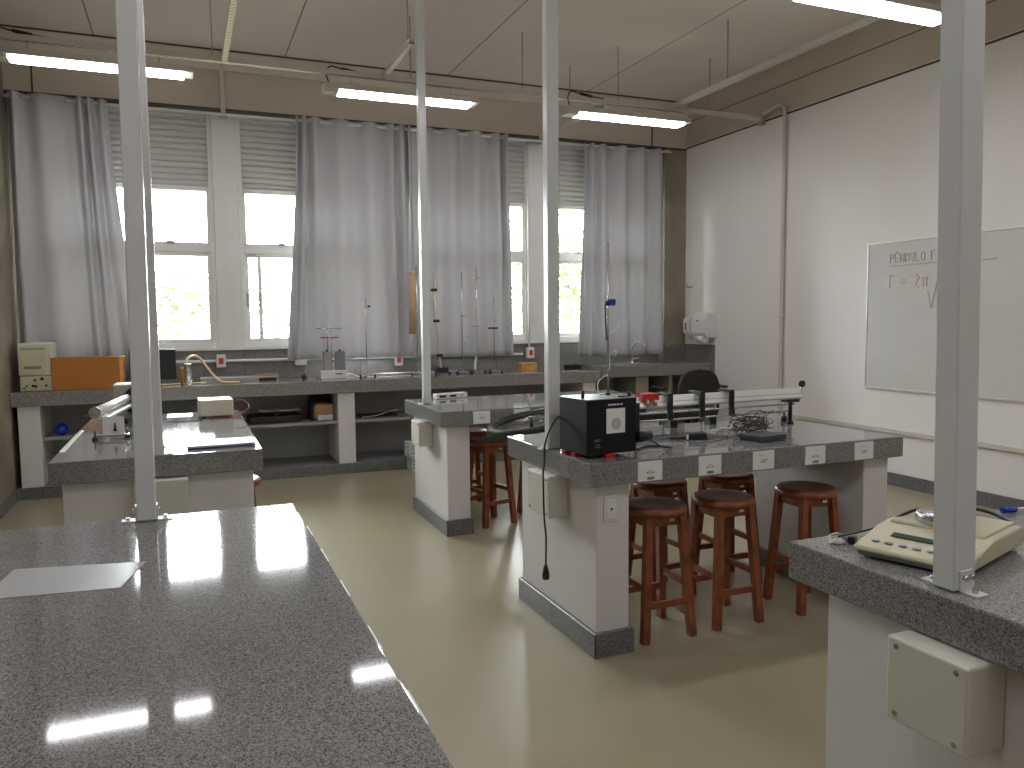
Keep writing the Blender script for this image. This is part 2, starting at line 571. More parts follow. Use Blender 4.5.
def window(n, x0, x1):
    e = bpy.data.objects.new('window_%d' % n, None)
    COL.objects.link(e)
    e['kind'] = 'structure'
    Y0, Y1 = YB-.01, YB+.06
    mid = (x0+x1)/2
    fr = MB()
    t = .045
    for a, b, c, d in ((x0, x0+t, ZS+.02, ZH-.02), (x1-t, x1, ZS+.02, ZH-.02), (x0+t, x1-t, ZS+.02, ZS+.02+t), (x0+t, x1-t, ZH-.02-t, ZH-.02),
                       (x0+t, x1-t, 2.25, 2.32), (x0+t, x1-t, 2.86, 2.905)):
        fr.box(a, b, Y0, Y1, c, d, .004, 1)
    fr.build('window_frame', m_alu, e)
    # roller shutter box: horizontal slats above the glass
    sh = MB()
    z = 2.905
    while z < ZH-.07:
        sh.prism([(YB+.035, z), (YB+.020, z+.008), (YB+.014, z+.03), (YB+.020, z+.052), (YB+.035, z+.06)], x0+t, x1-t, 'x')
        z += .06
    sh.box(x0+t, x1-t, YB+.034, YB+.05, 2.9, ZH-.03)
    sh.build('roller_shutter', m_shut, e)
    # upper hinged light and two lower sliding sashes
    up = MB()
    for a, b, c, d in ((x0+t, x1-t, 2.32, 2.35), (x0+t, x0+t+.03, 2.35, 2.86), (x1-t-.03, x1-t, 2.35, 2.86), (mid-.02, mid+.02, 2.35, 2.86)):
        up.box(a, b, YB+.0, YB+.04, c, d)
    us = up.build('upper_sash', m_alu, e)
    MB().box(x0+t+.03, mid-.02, YB+.018, YB+.022, 2.35, 2.86).box(mid+.02, x1-t-.03, YB+.018, YB+.022, 2.35, 2.86).build('pane', m_glass, us)
    for hx in (x0+.42, x1-.42):
        MB().box(hx-.035, hx+.035, YB-.03, YB, 2.335, 2.36, .004, 1).build('latch', m_dirty, us)
    offs = 0.0 if n != 2 else -.55
    for k, (a, b) in enumerate(((x0+t, mid+.03), (mid-.03, x1-t))):
        if k == 1: a, b = a+offs, b+offs
        yy = YB+(.006 if k else .036)
        q = MB()
        s = .04
        q.box(a, a+s, yy, yy+.025, ZS+.065, 2.25).box(b-s, b, yy, yy+.025, ZS+.065, 2.25)
        q.box(a+s, b-s, yy, yy+.025, ZS+.065, ZS+.105).box(a+s, b-s, yy, yy+.025, 2.21, 2.25)
        so = q.build('sliding_sash', m_alu, e)
        MB().box(a+s, b-s, yy+.01, yy+.014, ZS+.105, 2.21).build('pane', m_glass, so)
        MB().box(a+.01, a+.03, yy-.012, yy, 1.7, 1.85, .003, 1).build('handle', m_dirty, so)


for i, (a, b) in enumerate(WIN): window(i+1, a, b)


# ------------------------------------------------------------------ curtains
def curtain(ctrl, zt, zb, label, sag=None):
    """ctrl: fold crests (x at the rod, x at the hem, y offset); cosine between them"""
    Y = 8.435
    cols = []
    for i in range(len(ctrl)-1):
        a, b = ctrl[i], ctrl[i+1]
        K = 7
        for k in range(K if i < len(ctrl)-2 else K+1):
            t = k/K
            s = (1-cos(pi*t))/2
            cols.append((a[0]+(b[0]-a[0])*t, a[1]+(b[1]-a[1])*t, a[2]+(b[2]-a[2])*s))
    NR = 40
    m = MB()
    grid = []
    for j in range(NR+1):
        v = j/NR
        row = []
        for i, (xt, xb, y) in enumerate(cols):
            e = v**1.4
            x = xt+(xb-xt)*e+.006*sin(7*v+i*.3)*v
            z = zt+(zb-zt)*v
            if sag and v > .5: z += sag(i/len(cols))*((v-.5)*2)
            # small wobble of the fold depth down the cloth
            yy = Y+y*(1-.12*v+.10*sin(5*v+i*.21))
            row.append(m.bm.verts.new((x, yy, z)))
        grid.append(row)
    for j in range(NR):
        for i in range(len(cols)-1):
            q = m.bm.faces.new((grid[j][i], grid[j][i+1], grid[j+1][i+1], grid[j+1][i]))
            q.smooth = True
    root = m.build('curtain', m_cloth, None, label, 'curtain', 'grey curtains on the window rod')
    sm = root.modifiers.new('thickness', 'SOLIDIFY')
    sm.thickness = .003
    # metal eyelets where the cloth crosses the rod
    for i in range(len(ctrl)-1):
        a, b = ctrl[i], ctrl[i+1]
        if abs(b[0]-a[0]) < .1: continue
        xm = (a[0]+b[0])/2
        pts = [(xm+.008*sin(t), 8.435+.024*cos(t)*.6, 3.583+.024*sin(t)) for t in [2*pi*k/12 for k in range(12)]]
        MB().tube(pts, .004, 6, 1, True).build('eyelet', m_steel, root)
    return root


F, B = -.062, .037
curtain([(-1.39, -1.40, B), (-1.33, -1.34, F), (-1.25, -1.24, B), (-1.13, -1.00, F*.9), (-.98, -.9, F*.3), (-.86, -.80, B), (-.80, -.74, F), (-.765, -.69, B), (-.73, -.63, F),
         (-.685, -.55, B), (-.63, -.46, F*.6), (-.58, -.37, B)], 3.62, 1.09, 'grey curtain hanging furthest left, behind the orange box')
curtain([(1.13, .97, F*.6), (1.18, 1.04, B), (1.21, 1.08, F), (1.26, 1.16, B), (1.31, 1.30, F), (1.43, 1.42, B), (1.58, 1.57, F), (1.73, 1.72, B), (1.88, 1.87, F), (2.03, 2.03, B),
         (2.12, 2.12, F), (2.17, 2.18, B), (2.22, 2.24, F), (2.31, 2.33, B)], 3.62, 1.15, 'grey curtain right of the open window, beside the left ceiling lamp cord')
curtain([(2.29, 2.30, F), (2.36, 2.38, B), (2.50, 2.50, F*.8), (2.65, 2.66, B), (2.79, 2.80, F), (2.93, 2.94, B), (3.07, 3.08, F), (3.21, 3.23, B), (3.33, 3.35, F), (3.39, 3.41, B), (3.43, 3.46, F),
         (3.48, 3.53, B)], 3.62, 1.13, 'grey curtain behind the laboratory stands with rods')
curtain([(4.42, 4.33, F*.6), (4.48, 4.42, B), (4.53, 4.49, F), (4.60, 4.58, B), (4.66, 4.66, F), (4.80, 4.82, B), (4.94, 4.96, F), (5.07, 5.09, B), (5.20, 5.22, F), (5.33, 5.35, B), (5.44, 5.47, F),
         (5.54, 5.57, B)], 3.60, 1.10, 'grey curtain furthest right, beside the concrete column')
rod = thing('curtain_rod', 'long pale curtain rod across the top of the windows', 'curtain rod')
MB().cyl((-1.41, 8.435, 3.583), (5.64, 8.435, 3.583), .013, n=12).build('pole', m_white, rod)
for x in (-1.36, .45, 2.17, 3.93, 5.59):
    MB().box(x-.012, x+.012, 8.435, YB-.03 if x < 5.5 and x > -1.3 else 8.51, 3.59, 3.61).box(x-.012, x+.012, 8.423, 8.447, 3.568, 3.61).build('bracket', m_tray, rod)


# ------------------------------------------------------------------ posts
def post(x, y, sx, sy, label, flanges='x', lean=0):
    t = thing('steel_post', label, 'post', (x, y, .9), 0)
    MB().box(-sx/2, sx/2, -sy/2, sy/2, .003, ZC-.9, .003, 1).build('shaft', m_post, t)
    t.rotation_euler = (0, lean, 0)
    for s in (-1, 1):
        q = MB()
        if flanges == 'x':
            q.box(min(s*sx/2, s*(sx/2+.045)), max(s*sx/2, s*(sx/2+.045)), -.02, .02, 0, .004)
            q.box(min(s*sx/2, s*(sx/2+.004)), max(s*sx/2, s*(sx/2+.004)), -.02, .02, 0, .05)
            bp = [((s*(sx/2+.026), 0, .004), (s*(sx/2+.026), 0, .012)), ((s*(sx/2+.004), 0, .034), (s*(sx/2+.014), 0, .034))]
        else:
            q.box(-.02, .02, min(s*sy/2, s*(sy/2+.045)), max(s*sy/2, s*(sy/2+.045)), 0, .004)
            q.box(-.02, .02, min(s*sy/2, s*(sy/2+.004)), max(s*sy/2, s*(sy/2+.004)), 0, .05)
            bp = [((0, s*(sy/2+.026), .004), (0, s*(sy/2+.026), .012)), ((-.009, s*(sy/2+.004), .034), (-.009, s*(sy/2+.014), .034)), ((.012, s*(sy/2+.004), .034), (.012, s*(sy/2+.014), .034))]
        fl = q.build('flange', m_post, t)
        for a, b in bp: MB().cyl(a, b, .0065, n=6).build('bolt', m_steel, fl)
    return t


post(-.135, 2.775, .058, .055, 'tall white steel post on the nearest left bench, beside the sheet of paper', lean=.006)
post(-.14, 4.165, .05, .055, 'white steel post rising behind the leftmost post, on the bench with air track')
post(1.70, 5.83, .058, .055, 'slim white steel post on the bench furthest back')
post(1.66, 3.50, .062, .052, 'white steel post beside the large black box')
post(1.633, 1.27, .07, .058, 'thick white steel post at the right, in front of the digital balance', 'y', lean=-.026)


# ------------------------------------------------------------------ benches
def bench(label, cx, cy, L, W, rz, cards=(), endcards=False, jb=None, sock=False, pier_in=.055, far=.045, out=.005):
    """local frame: long axis x, card side is -y"""
    t = thing('lab_bench', label, 'bench', (cx, cy, 0), rz)
    MB().box(-L/2, L/2, -W/2, W/2, .793, .9, .005, 2).build('worktop', m_gran, t)
    for s in (-1, 1):
        a, b = s*(L/2-pier_in), s*(L/2-pier_in-.17)
        x0, x1 = min(a, b), max(a, b)
        p = MB().box(x0, x1, -W/2+.045, W/2-far, .0, .793, .004, 1).build('pier', m_pier, t)
        MB().box(x0-.018, x1+.018, -W/2+.025, W/2-far+.02, 0, .115, .003, 1).build('plinth', m_plinth, p)
    for cxx, kind in cards:
        c = MB().box(cxx-.064, cxx+.064, -W/2-out, -W/2+.001, .80, .89, .001, 1).build('label_card', m_paper, t)
        k = MB()
        if kind == 1:
            k.box(cxx-.016, cxx+.02, -W/2-out-.0008, -W/2-out, .806, .819)
            for q in range(4): k.box(cxx-.014+q*.009, cxx-.009+q*.009, -W/2-out-.0014, -W/2-out-.0008, .809, .817)
            k.box(cxx-.02, cxx+.022, -W/2-out-.0008, -W/2-out, .835, .838)
            k.tube([(cxx-.022, -W/2-out-.001, .838), (cxx, -W/2-out-.001, .848), (cxx+.022, -W/2-out-.001, .838)], .0015, 5, 4)
        else:
            k.box(cxx-.022, cxx+.018, -W/2-out-.0008, -W/2-out, .836, .840)
            k.box(cxx-.014, cxx+.024, -W/2-out-.0008, -W/2-out, .845, .849)
            k.box(cxx-.03, cxx+.0, -W/2-out-.0008, -W/2-out, .868, .870)
        k.build('printed_mark', m_ink, c)
    if jb:
        y0, y1, out, z0, z1 = jb
        xa = -(L/2-pier_in)
        j = MB().box(xa-out, xa-.001, y0, y1, z0, z1, .007, 2).build('junction_box', m_jbox, t)
        for yy in (y0+.028, y1-.028):
            for zz in (z0+.02, z1-.02):
                MB().cyl((xa-out-.003, yy, zz), (xa-out+.004, yy, zz), .0065, n=10).build('screw', m_steel, j)
        MB().box(xa-out-.001, xa-out+.012, y0+.001, y1-.001, z0+.001, z1-.001, .006, 2).build('lid', m_jbox, j)
    if sock:
        xs = -(L/2-pier_in)+.035
        s_ = MB().box(xs-.0, xs+.075, -W/2+.037, -W/2+.046, .62, .74, .004, 2).build('socket_plate', m_pier, t)
        MB().box(xs+.012, xs+.063, -W/2+.034, -W/2+.038, .635, .725, .002, 1).build('socket_insert', m_white, s_)
        MB().cyl((xs+.038, -W/2+.032, .68), (xs+.038, -W/2+.036, .68), .006, n=10).build('socket_hole', m_black, s_)
    return t


bench('nearest speckled grey granite bench filling the lower left, with a sheet of paper', -.14, 1.86, 1.92, .94, pi/2,
      [(x, 0) for x in (.60, .32, .02, -.30, -.62)], out=.007)
bench('granite bench by the left wall carrying an air track and cream box', -.13, 5.10, 1.94, .945, pi/2,
      [(x, 0) for x in (-.72, -.4, -.08, .24, .56)], jb=(-.12, .12, .10, .61, .787))
bench('granite bench furthest back, in front of the window counter', 2.57, 5.745, 1.88, .97, 0,
      [(x-2.57, 0) for x in (1.936, 2.25, 2.57, 2.89, 3.21)], jb=(-.10, .11, .11, .60, .785), pier_in=.06, far=.06)
bench('granite bench in the middle carrying the black box and a row of stools below', 2.555, 3.515, 1.87, .96, 0,
      [(1.926-2.555, 1), (2.253-2.555, 1), (2.566-2.555, 0), (2.888-2.555, 1), (3.21-2.555, 0)], jb=(-.16, .09, .105, .585, .79), sock=True, far=.07)
bench('granite bench at the lower right carrying the digital balance', 2.495, 1.255, 1.87, .955, 0,
      [(x-2.495, 0) for x in (1.87, 2.19, 2.51, 2.83, 3.15)], jb=(-.135, .075, .12, .59, .79), far=.095)

# ------------------------------------------------------------------ stools
def make_stool(label):
    t = thing('stool', label, 'stool', (0, 0, 0), 0, 'round wooden stools at the benches')
    MB().lathe([(.0, .585), (.142, .585), (.152, .592), (.155, .602), (.152, .614), (.143, .620), (.1, .617), (0, .615)], n=40).build('seat', m_seat, t)
    MB().lathe([(.150, .583), (.156, .590), (.1575, .600), (.1545, .611), (.1505, .611), (.1505, .583)], n=40).build('seat_rim', m_wood, t, label='reddish brown seat rim')
    for sx in (-1, 1):
        for sy in (-1, 1):
            MB().beam((sx*.132, sy*.132, 0), (sx*.092, sy*.092, .585), .036).build('leg', m_wood, t)
    def at(z): return .132-.04*z/.585
    for s in (-1, 1):
        a = at(.17)
        MB().beam((-a, s*a, .17), (a, s*a, .17), .018, .03).build('rung', m_wood, t)
        a = at(.25)
        MB().beam((s*a, -a, .25), (s*a, a, .25), .018, .03).build('rung', m_wood, t)
        a = at(.555)
        MB().beam((-a, s*a, .557), (a, s*a, .557), .016, .05).build('apron', m_wood, t)
        MB().beam((s*a, -a, .557), (s*a, a, .557), .016, .05).build('apron', m_wood, t)
    MB().box(.012, .042, -.1115, -.1035, .553, .567).build('tag_plate', m_steel, t)
    return t


st = make_stool('round wooden stool at the middle bench, front row, nearest the black box')
st.scale = (1, 1, 1.03)
st.location = (2.085, 3.245, 0)
for loc, lb, rz in (((2.495, 3.25, 0), 'round wooden stool in front row, second from the black box', 0.02),
                    ((3.02, 3.235, 0), 'round wooden stool in front row, furthest right, standing apart', -.02),
                    ((2.42, 3.72, 0), 'round wooden stool in back row, behind the front stool nearest the black box', .05),
                    ((2.88, 3.72, 0), 'round wooden stool in back row, partly behind the second front stool', -.04),
                    ((2.10, 5.55, 0), 'round wooden stool showing most of its seat at the furthest back bench', .25),
                    ((2.57, 5.62, 0), 'round wooden stool mostly hidden behind the left end of the middle bench', .1),
                    ((2.14, 6.12, 0), 'round wooden stool on the far side of the furthest back bench', .0),
                    ((2.56, 4.80, 0), 'round wooden stool under the black tyre, hidden by the middle bench', .1),
                    ((.225, 4.78, 0), 'round wooden stool showing one leg at the air track bench', .0)):
    copy_thing(st, loc, lb, rz)

# ------------------------------------------------------------------ window counter
ct = thing('long_counter', 'long granite wall counter with open shelves under the windows', 'counter', (0, 0, 0))
MB().box(XL+.005, 4.39, 7.95, YB-.02, .822, .95, .005, 2).build('worktop', m_counter, ct)
for x0, x1 in ((-1.37, -1.2), (-.45, -.28), (1.40, 1.57), (4.17, 4.33)):
    MB().box(x0, x1, 7.975, YB-.04, .105, .822, .003, 1).build('pillar', m_pier, ct)
MB().box(XL+.005, 4.385, 7.965, YB-.04, 0, .105, .003, 1).build('plinth', m_plinth, ct)
for x0, x1 in ((-1.2, -.45), (-.28, 1.40), (1.57, 4.17)):
    MB().box(x0, x1, 8.06, YB-.04, .505, .535).build('shelf', m_shelfwall, ct)
MB().box(XL+.005, 4.39, YB-.04, YB-.022, .0, .822).build('back_panel', m_shelfwall, ct)
sk = thing('sink_counter', 'higher granite sink counter with tap in the far corner', 'counter', (0, 0, 0))
MB().box(4.392, XR-.015, 7.93, YB-.16, .865, 1.0, .005, 2).box(4.392, 5.595, YB-.16, YB-.022, .865, 1.0).build('worktop', m_counter, sk)
for x0, x1 in ((4.86, 5.03), (5.32, 5.36)):
    MB().box(x0, x1, 7.96, 8.49, 0, .865, .003, 1).build('pillar', m_conc, sk)
MB().box(4.40, 5.59, 8.5, 8.52, 0, .865).build('back_panel', m_shelfwall, sk)
MB().box(4.40, 5.9, 7.965, 8.48, 0, .1).build('plinth', m_plinth, sk)
bs = MB().box(4.7, 5.2, 8.1, 8.42, .999, 1.003, .001, 1).build('sink_rim', m_steel, sk)
MB().box(4.74, 5.16, 8.14, 8.38, 1.0025, 1.0045).build('basin', m_dirty, bs)
fa = thing('faucet', 'chrome swan neck faucet on the sink counter', 'faucet', (5.03, 8.33, 1.0))
MB().lathe([(.026, 0), (.024, .012), (.014, .018), (.013, .05), (0, .05)], n=16).build('base', m_chrome, fa)
MB().tube([(0, 0, .04), (-.005, 0, .13), (.005, -.01, .2), (.05, -.04, .26), (.10, -.08, .24), (.12, -.1, .19)], .009, 10).build('spout', m_chrome, fa)
MB().tube([(0, 0, .05), (.05, -.01, .06), (.09, -.01, .065)], .008, 8).build('handle', m_chrome, fa)

# ------------------------------------------------------------------ lamps, trays, conduits
def make_lamp(label):
    t = thing('ceiling_lamp', label, 'lamp', (0, 0, 3.5), 0, 'long white ceiling lamps on cable trays')
    L = 1.40
    MB().prism([(-.1, 0), (.1, 0), (.085, .05), (-.085, .05)], -L/2, L/2, 'x', .003).build('housing', m_tray, t)
    MB().prism([(-.082, 0), (.082, 0), (.066, -.024), (-.066, -.024)], -L/2+.13, L/2-.07, 'x').build('diffuser', m_lamp, t)
    MB().prism([(-.084, 0), (.084, 0), (.068, -.022), (-.068, -.022)], -L/2, -L/2+.125, 'x', .003).build('end_cap', m_tray, t)
    for x in (-.45, .45): MB().cyl((x, 0, .05), (x, 0, .125), .006, n=8).build('hanger', m_tray, t)
    c = MB().tube([(-L/2+.06, -.02, .04), (-L/2+.03, -.02, .13), (-L/2+.06, -.02, .2), (-L/2+.15, -.02, .19), (-L/2+.26, -.02, .175), (-L/2+.42, -.02, .165)], .006, 6).build('power_cable', m_black, t)
    MB().cyl((-L/2+.16, -.02, .19), (-L/2+.29, -.02, .172), .014, n=10).build('plug', m_black, c)
    return t


lm = make_lamp('lit ceiling lamp in the window row, in the middle of the picture')
lm.location = (1.885, 7.06, 3.523)
for loc, lb in (((-.55, 7.02, 3.523), 'lit ceiling lamp in the window row at the far left, crossed by a post'),
                ((4.165, 7.0, 3.523), 'lit ceiling lamp in the window row near the right corner'),
                ((4.165, 3.97, 3.523), 'large near ceiling lamp at the top right, crossed by the thick post'),
                ((1.885, 4.05, 3.523), 'lit ceiling lamp of the second row, above the middle bench'),
                ((-.545, 4.05, 3.523), 'lit ceiling lamp of the second row, above the left benches'),
                ((-.545, 1.0, 3.523), 'unseen third-row lamp added for fill light, above the nearest left bench'),  # third and fourth rows are out of view, added for fill light
                ((1.885, 1.0, 3.523), 'unseen third-row lamp added for fill light, above the balance bench'),
                ((4.165, 1.0, 3.523), 'unseen third-row lamp added for fill light, nearest the right wall'),
                ((1.885, -1.6, 3.523), 'unseen fourth-row lamp added for fill light, behind the camera')):
    copy_thing(lm, loc, lb)


def tray(name, x0, x1, y0, y1, z, label, rods):
    t = thing(name, label, 'cable tray')
    m = MB()
    if x1-x0 > y1-y0:
        m.box(x0, x1, y0, y0+.003, z-.02, z+.02).box(x0, x1, y1-.003, y1, z-.02, z+.02).box(x0, x1, y0, y1, z-.023, z-.02)
    else:
        m.box(x0, x0+.003, y0, y1, z-.02, z+.02).box(x1-.003, x1, y0, y1, z-.02, z+.02).box(x0, x1, y0, y1, z-.023, z-.02)
    m.build('channel', m_slot, t)
    for rx, ry in rods: MB().cyl((rx, ry, z-.02), (rx, ry, ZC), .005, n=8).build('hanger_rod', m_dirty, t)
    return t


tray('cable_tray', XL+.03, 5.80, 6.98, 7.03, 3.668, 'cable tray running parallel to the windows above the lamps', [(3.03, 7.0), (4.06, 7.0), (5.15, 7.0), (1.95, 7.0), (.30, 7.0), (-1.38, 7.0)])
tray('cable_tray', .37, .41, 2.6, 6.975, 3.668, 'cable tray running towards the camera, upper left', [(.345, 5.2)])
tray('cable_tray', 1.675, 1.715, 6.04, 6.975, 3.668, 'short cable tray stub above the middle ceiling lamp', [(1.695, 6.15)])
tray('cable_tray', 4.62, 4.67, 2.5, 6.975, 3.668, 'cable tray running towards the camera, upper right', [(4.645, 6.05), (4.645, 4.5)])
tray('cable_tray', 3.88, 3.92, 7.035, 8.50, 3.64, 'cable tray stub reaching the window wall by the narrow window', [(3.9, 7.74)])
dr = thing('conduit', 'vertical white channel dropping down the beam between the left windows', 'conduit')
MB().box(.42, .465, 8.455, 8.484, 3.56, ZC-.03, .002, 1).build('channel', m_tray, dr)
MB().box(.405, .48, 8.452, 8.49, 3.55, 3.58, .003, 1).build('clamp', m_dirty, dr)
cr = thing('conduit', 'beige conduit pipe bending down the right wall', 'conduit')
MB().tube([(XR-.03, 7.10, 3.72), (XR-.03, 6.95, 3.74), (XR-.03, 6.80, 3.76), (XR-.03, 6.73, 3.72), (XR-.03, 6.715, 3.6), (XR-.03, 6.715, 2.4), (XR-.03, 6.715, 1.2), (XR-.03, 6.715, .515)], .019, 10, 5).build('pipe', m_conduit, cr)
MB().box(XR-.05, XR-.006, 7.04, 7.12, 3.62, 3.74, .005, 1).build('bracket', m_dirty, cr)
for z in (1.55, 2.5): MB().cyl((XR-.03, 6.715, z-.02), (XR-.03, 6.715, z+.02), .023, n=12).build('coupling', m_conduit, cr)
MB().box(XR-.03, XR-.001, YF+.1, 6.76, .475, .515, .004, 1).build('wall_raceway', m_conduit, None, 'narrow beige raceway running low along the right wall', 'raceway')

cw = thing('conduit', 'white conduit running above the counter under the windows', 'conduit')
MB().tube([(-.30, YB-.036, 1.15), (1.5, YB-.036, 1.145), (3.70, YB-.036, 1.135)], .016, 10, 3).build('pipe', m_white, cw)
MB().tube([(3.775, YB-.06, 1.2), (3.775, YB-.06, 2.3), (3.775, YB-.06, 3.60)], .013, 10, 2).build('riser', m_white, cw)
MB().tube([(3.10, YB-.036, .955), (3.10, YB-.036, 1.05), (3.12, YB-.036, 1.125)], .016, 10, 3).build('drop', m_white, cw)
for x, z, lb in ((.338, 1.15, 'white power outlet with red insert under the left window post'), (3.79, 1.15, 'white power outlet with red insert below the riser by the yellow box'),
                 (2.19, 1.11, 'power outlet with red insert below the hem between curtains')):
    t = thing('power_outlet', lb, 'outlet', (x, YB-.055, z))
    MB().box(-.045, .045, -.025, .034, -.065, .065, .006, 2).build('box', m_white, t)
    MB().box(-.022, .022, -.03, -.024, -.03, .03, .002, 1).build('insert', m_red if x != 2.19 else m_redcable, t, label='red insert')
t = thing('conduit_junction', 'small white conduit junction beside the cream instrument with two grey blocks', 'junction', (1.13, YB-.06, 1.12))
MB().box(-.06, .06, -.02, .04, -.035, .045, .006, 2).build('body', m_white, t)
MB().box(-.05, -.01, -.025, -.019, -.02, .02).build('cover', m_pier, t)

# dispensers on the right wall
dp = thing('paper_towel_dispenser', 'white paper towel dispenser on the right wall above the backsplash', 'dispenser', (XR, 8.0, 1.30))
MB().prism([(-.002, 0), (-.14, .01), (-.17, .06), (-.17, .22), (-.13, .30), (-.002, .31)], -.13, .14, 'y', .008).build('body', m_white, dp)
MB().cyl((-.11, -.07, -.01), (-.11, .08, -.01), .05, n=24).build('paper_roll', m_paper, dp)
MB().box(-.173, -.168, .0, .03, .2, .215).build('lock', m_black, dp)
sd = thing('soap_dispenser', 'small white soap dispenser left of the paper towel dispenser', 'dispenser', (XR, 8.35, 1.33))
MB().prism([(-.002, 0), (-.08, .0), (-.105, .04), (-.105, .18), (-.08, .22), (-.002, .22)], -.06, .06, 'y', .008).build('body', m_white, sd)
MB().box(-.107, -.103, -.02, .02, .06, .15).build('sight_glass', m_lens, sd)
hk = thing('wall_hook', 'small metal hook high on the right wall by the column', 'hook', (XR, 8.40, 1.93))
MB().tube([(0, 0, 0), (-.05, 0, 0), (-.06, 0, .03), (-.05, 0, .05)], .008, 8).build('hook', m_dirty, hk)
MB().box(-.02, 0, -.05, .05, -.01, .01).build('base', m_dirty, hk)

# ------------------------------------------------------------------ whiteboard with handwriting
wb = thing('whiteboard', 'large whiteboard with aluminium frame and handwriting on the right wall', 'whiteboard', (XR, 0, 0))
Y0w, Y1w, Z0w, Z1w = 2.45, 5.575, .885, 2.195
MB().box(-.018, -.002, Y0w, Y1w, Z0w, Z1w).build('panel', m_board, wb)
m_ = MB()
for a in ((Y0w-.012, Y0w, Z0w-.012, Z1w+.012), (Y1w, Y1w+.012, Z0w-.012, Z1w+.012), (Y0w, Y1w, Z0w-.018, Z0w), (Y0w, Y1w, Z1w, Z1w+.008)):
    m_.box(-.025, 0, a[0], a[1], a[2], a[3], .002, 1)
m_.build('frame', m_alrail, wb)
STROKES = {
    'P': [[(0, 0), (0, 1), (.5, .95), (.5, .55), (0, .5)]], 'E': [[(.5, 0), (0, 0), (0, 1), (.5, 1)], [(0, .5), (.4, .5)]],
    '^': [[(.1, 1.15), (.25, 1.32), (.4, 1.15)]], 'N': [[(0, 0), (0, 1), (.5, 0), (.5, 1)]], 'D': [[(0, 0), (0, 1), (.35, .9), (.5, .5), (.35, .1), (0, 0)]],
    'U': [[(0, 1), (.05, .2), (.25, 0), (.45, .2), (.5, 1)]], 'L': [[(0, 1), (0, 0), (.45, 0)]], 'O': [[(.25+.25*sin(q*pi/5), .5-.5*cos(q*pi/5)) for q in range(11)]],
    'F': [[(0, 0), (0, 1), (.5, 1)], [(0, .5), (.35, .5)]], 'I': [[(.2, 0), (.2, 1)]], "'": [[(.2, 1.15), (.35, 1.35)]], 'S': [[(.5, .9), (.2, 1), (.05, .75), (.45, .3), (.3, 0), (0, .1)]],
    'C': [[(.5, .9), (.15, .95), (0, .5), (.15, .05), (.5, .1)]], 'T': [[(0, 1), (.6, 1)], [(.3, 1), (.3, 0)]], '=': [[(.05, .6), (.5, .6)], [(.05, .35), (.5, .35)]],
    '2': [[(.05, .8), (.25, 1), (.45, .75), (.05, 0), (.5, 0)]], 'p': [[(0, .65), (.6, .7)], [(.15, .65), (.12, 0)], [(.42, .68), (.45, 0)]],
    'm': [[(0, 0), (0, .5), (.15, .55), (.25, .4), (.25, 0)], [(.25, .4), (.4, .55), (.5, .4), (.5, 0)]], 'g': [[(.45, .5), (.1, .5), (.1, .1), (.45, .1)], [(.45, .55), (.45, -.4), (.1, -.4)]],
    'd': [[(.45, 0), (.45, 1)], [(.45, .1), (.1, .05), (.05, .45), (.45, .5)]],
}


def write(m, text, y, z, h, rad):
    for ch in text:
        if ch == ' ': y -= h*.6; continue
        over = ch in "^'"
        for st_ in STROKES[ch]:
            yy = y+(h*.72 if over else 0)
            m.tube([(-.0205, yy-px*h, z+pz*h) for px, pz in st_], rad, 5, 0)
        if not over: y -= h*.72
    return y


k = MB()
yend = write(k, 'PE^NDULO FI\'SICO', 5.33, 2.015, .075, .0028)
k.tube([(-.0205, 5.33, 1.985), (-.0205, yend, 1.985)], .0025, 5, 0)
k.build('black_handwriting', m_greyink, wb, label='black handwritten heading, underlined')
k = MB()
ye = write(k, 'T = 2p', 5.36, 1.79, .11, .003)
k.tube([(-.0205, ye+.02, 1.75), (-.0205, ye-.02, 1.60), (-.0205, ye-.10, 1.97), (-.0205, ye-.6, 1.98)], .003, 5, 0)
write(k, 'I', ye-.2, 1.84, .09, .003)
k.tube([(-.0205, ye-.13, 1.81), (-.0205, ye-.45, 1.81)], .003, 5, 0)
write(k, 'mgd', ye-.15, 1.68, .09, .003)
k.build('red_handwriting', m_redink, wb, label='red handwritten formula')

# ------------------------------------------------------------------ middle bench objects
bb = thing('apparatus_box', 'large black box with white label and red feet on the middle bench', 'apparatus', (1.655, 3.13, .9), radians(5))
W_, D_, HB = .275, .24, .272
MB().box(0, W_, 0, D_, .018, HB-.004, .003, 1).build('body', mat('matt black sheet', (.009, .009, .010), .55, spec=.25), bb)
MB().box(-.001, W_+.001, -.001, D_+.001, HB-.004, HB, .001, 1).build('lid', m_lens, bb, label='glossy grey lid')
MB().box(.105, .208, -.0035, 0, .112, .226, .001, 1).build('label_sticker', m_paper, bb, label='square white label')
MB().cyl((.158, -.0045, .155), (.158, -.0035, .155), .028, n=20).build('label_emblem', mat('faded grey print', (.5, .46, .42), .6), bb)
mk = MB()
for i, q in enumerate((.012, .02, .012, .024, .016)): mk.box(.115+i*.0165+(.0 if i < 4 else .004), .115+i*.0165+min(q, .013), -.002, 0, .240, .247)
mk.build('printed_text', m_paper, bb)
mk = MB()
for x, z, l in ((.04, .085, .035), (.04, .078, .03), (.045, .062, .008), (.057, .062, .012), (.043, .052, .03)): mk.box(x, x+l, -.002, 0, z, z+.003)
mk.build('printed_mark', m_ink, bb)
for x, y in ((.11, .0), (.005, .19), (.005, .10), (.21, .19)):
    MB().box(x-.008, x+.045, y-.004, y+.03, 0, .018, .002, 1).build('foot', m_red if y != .20 else m_white, bb, label='red foot' if y != .20 else 'white foot')
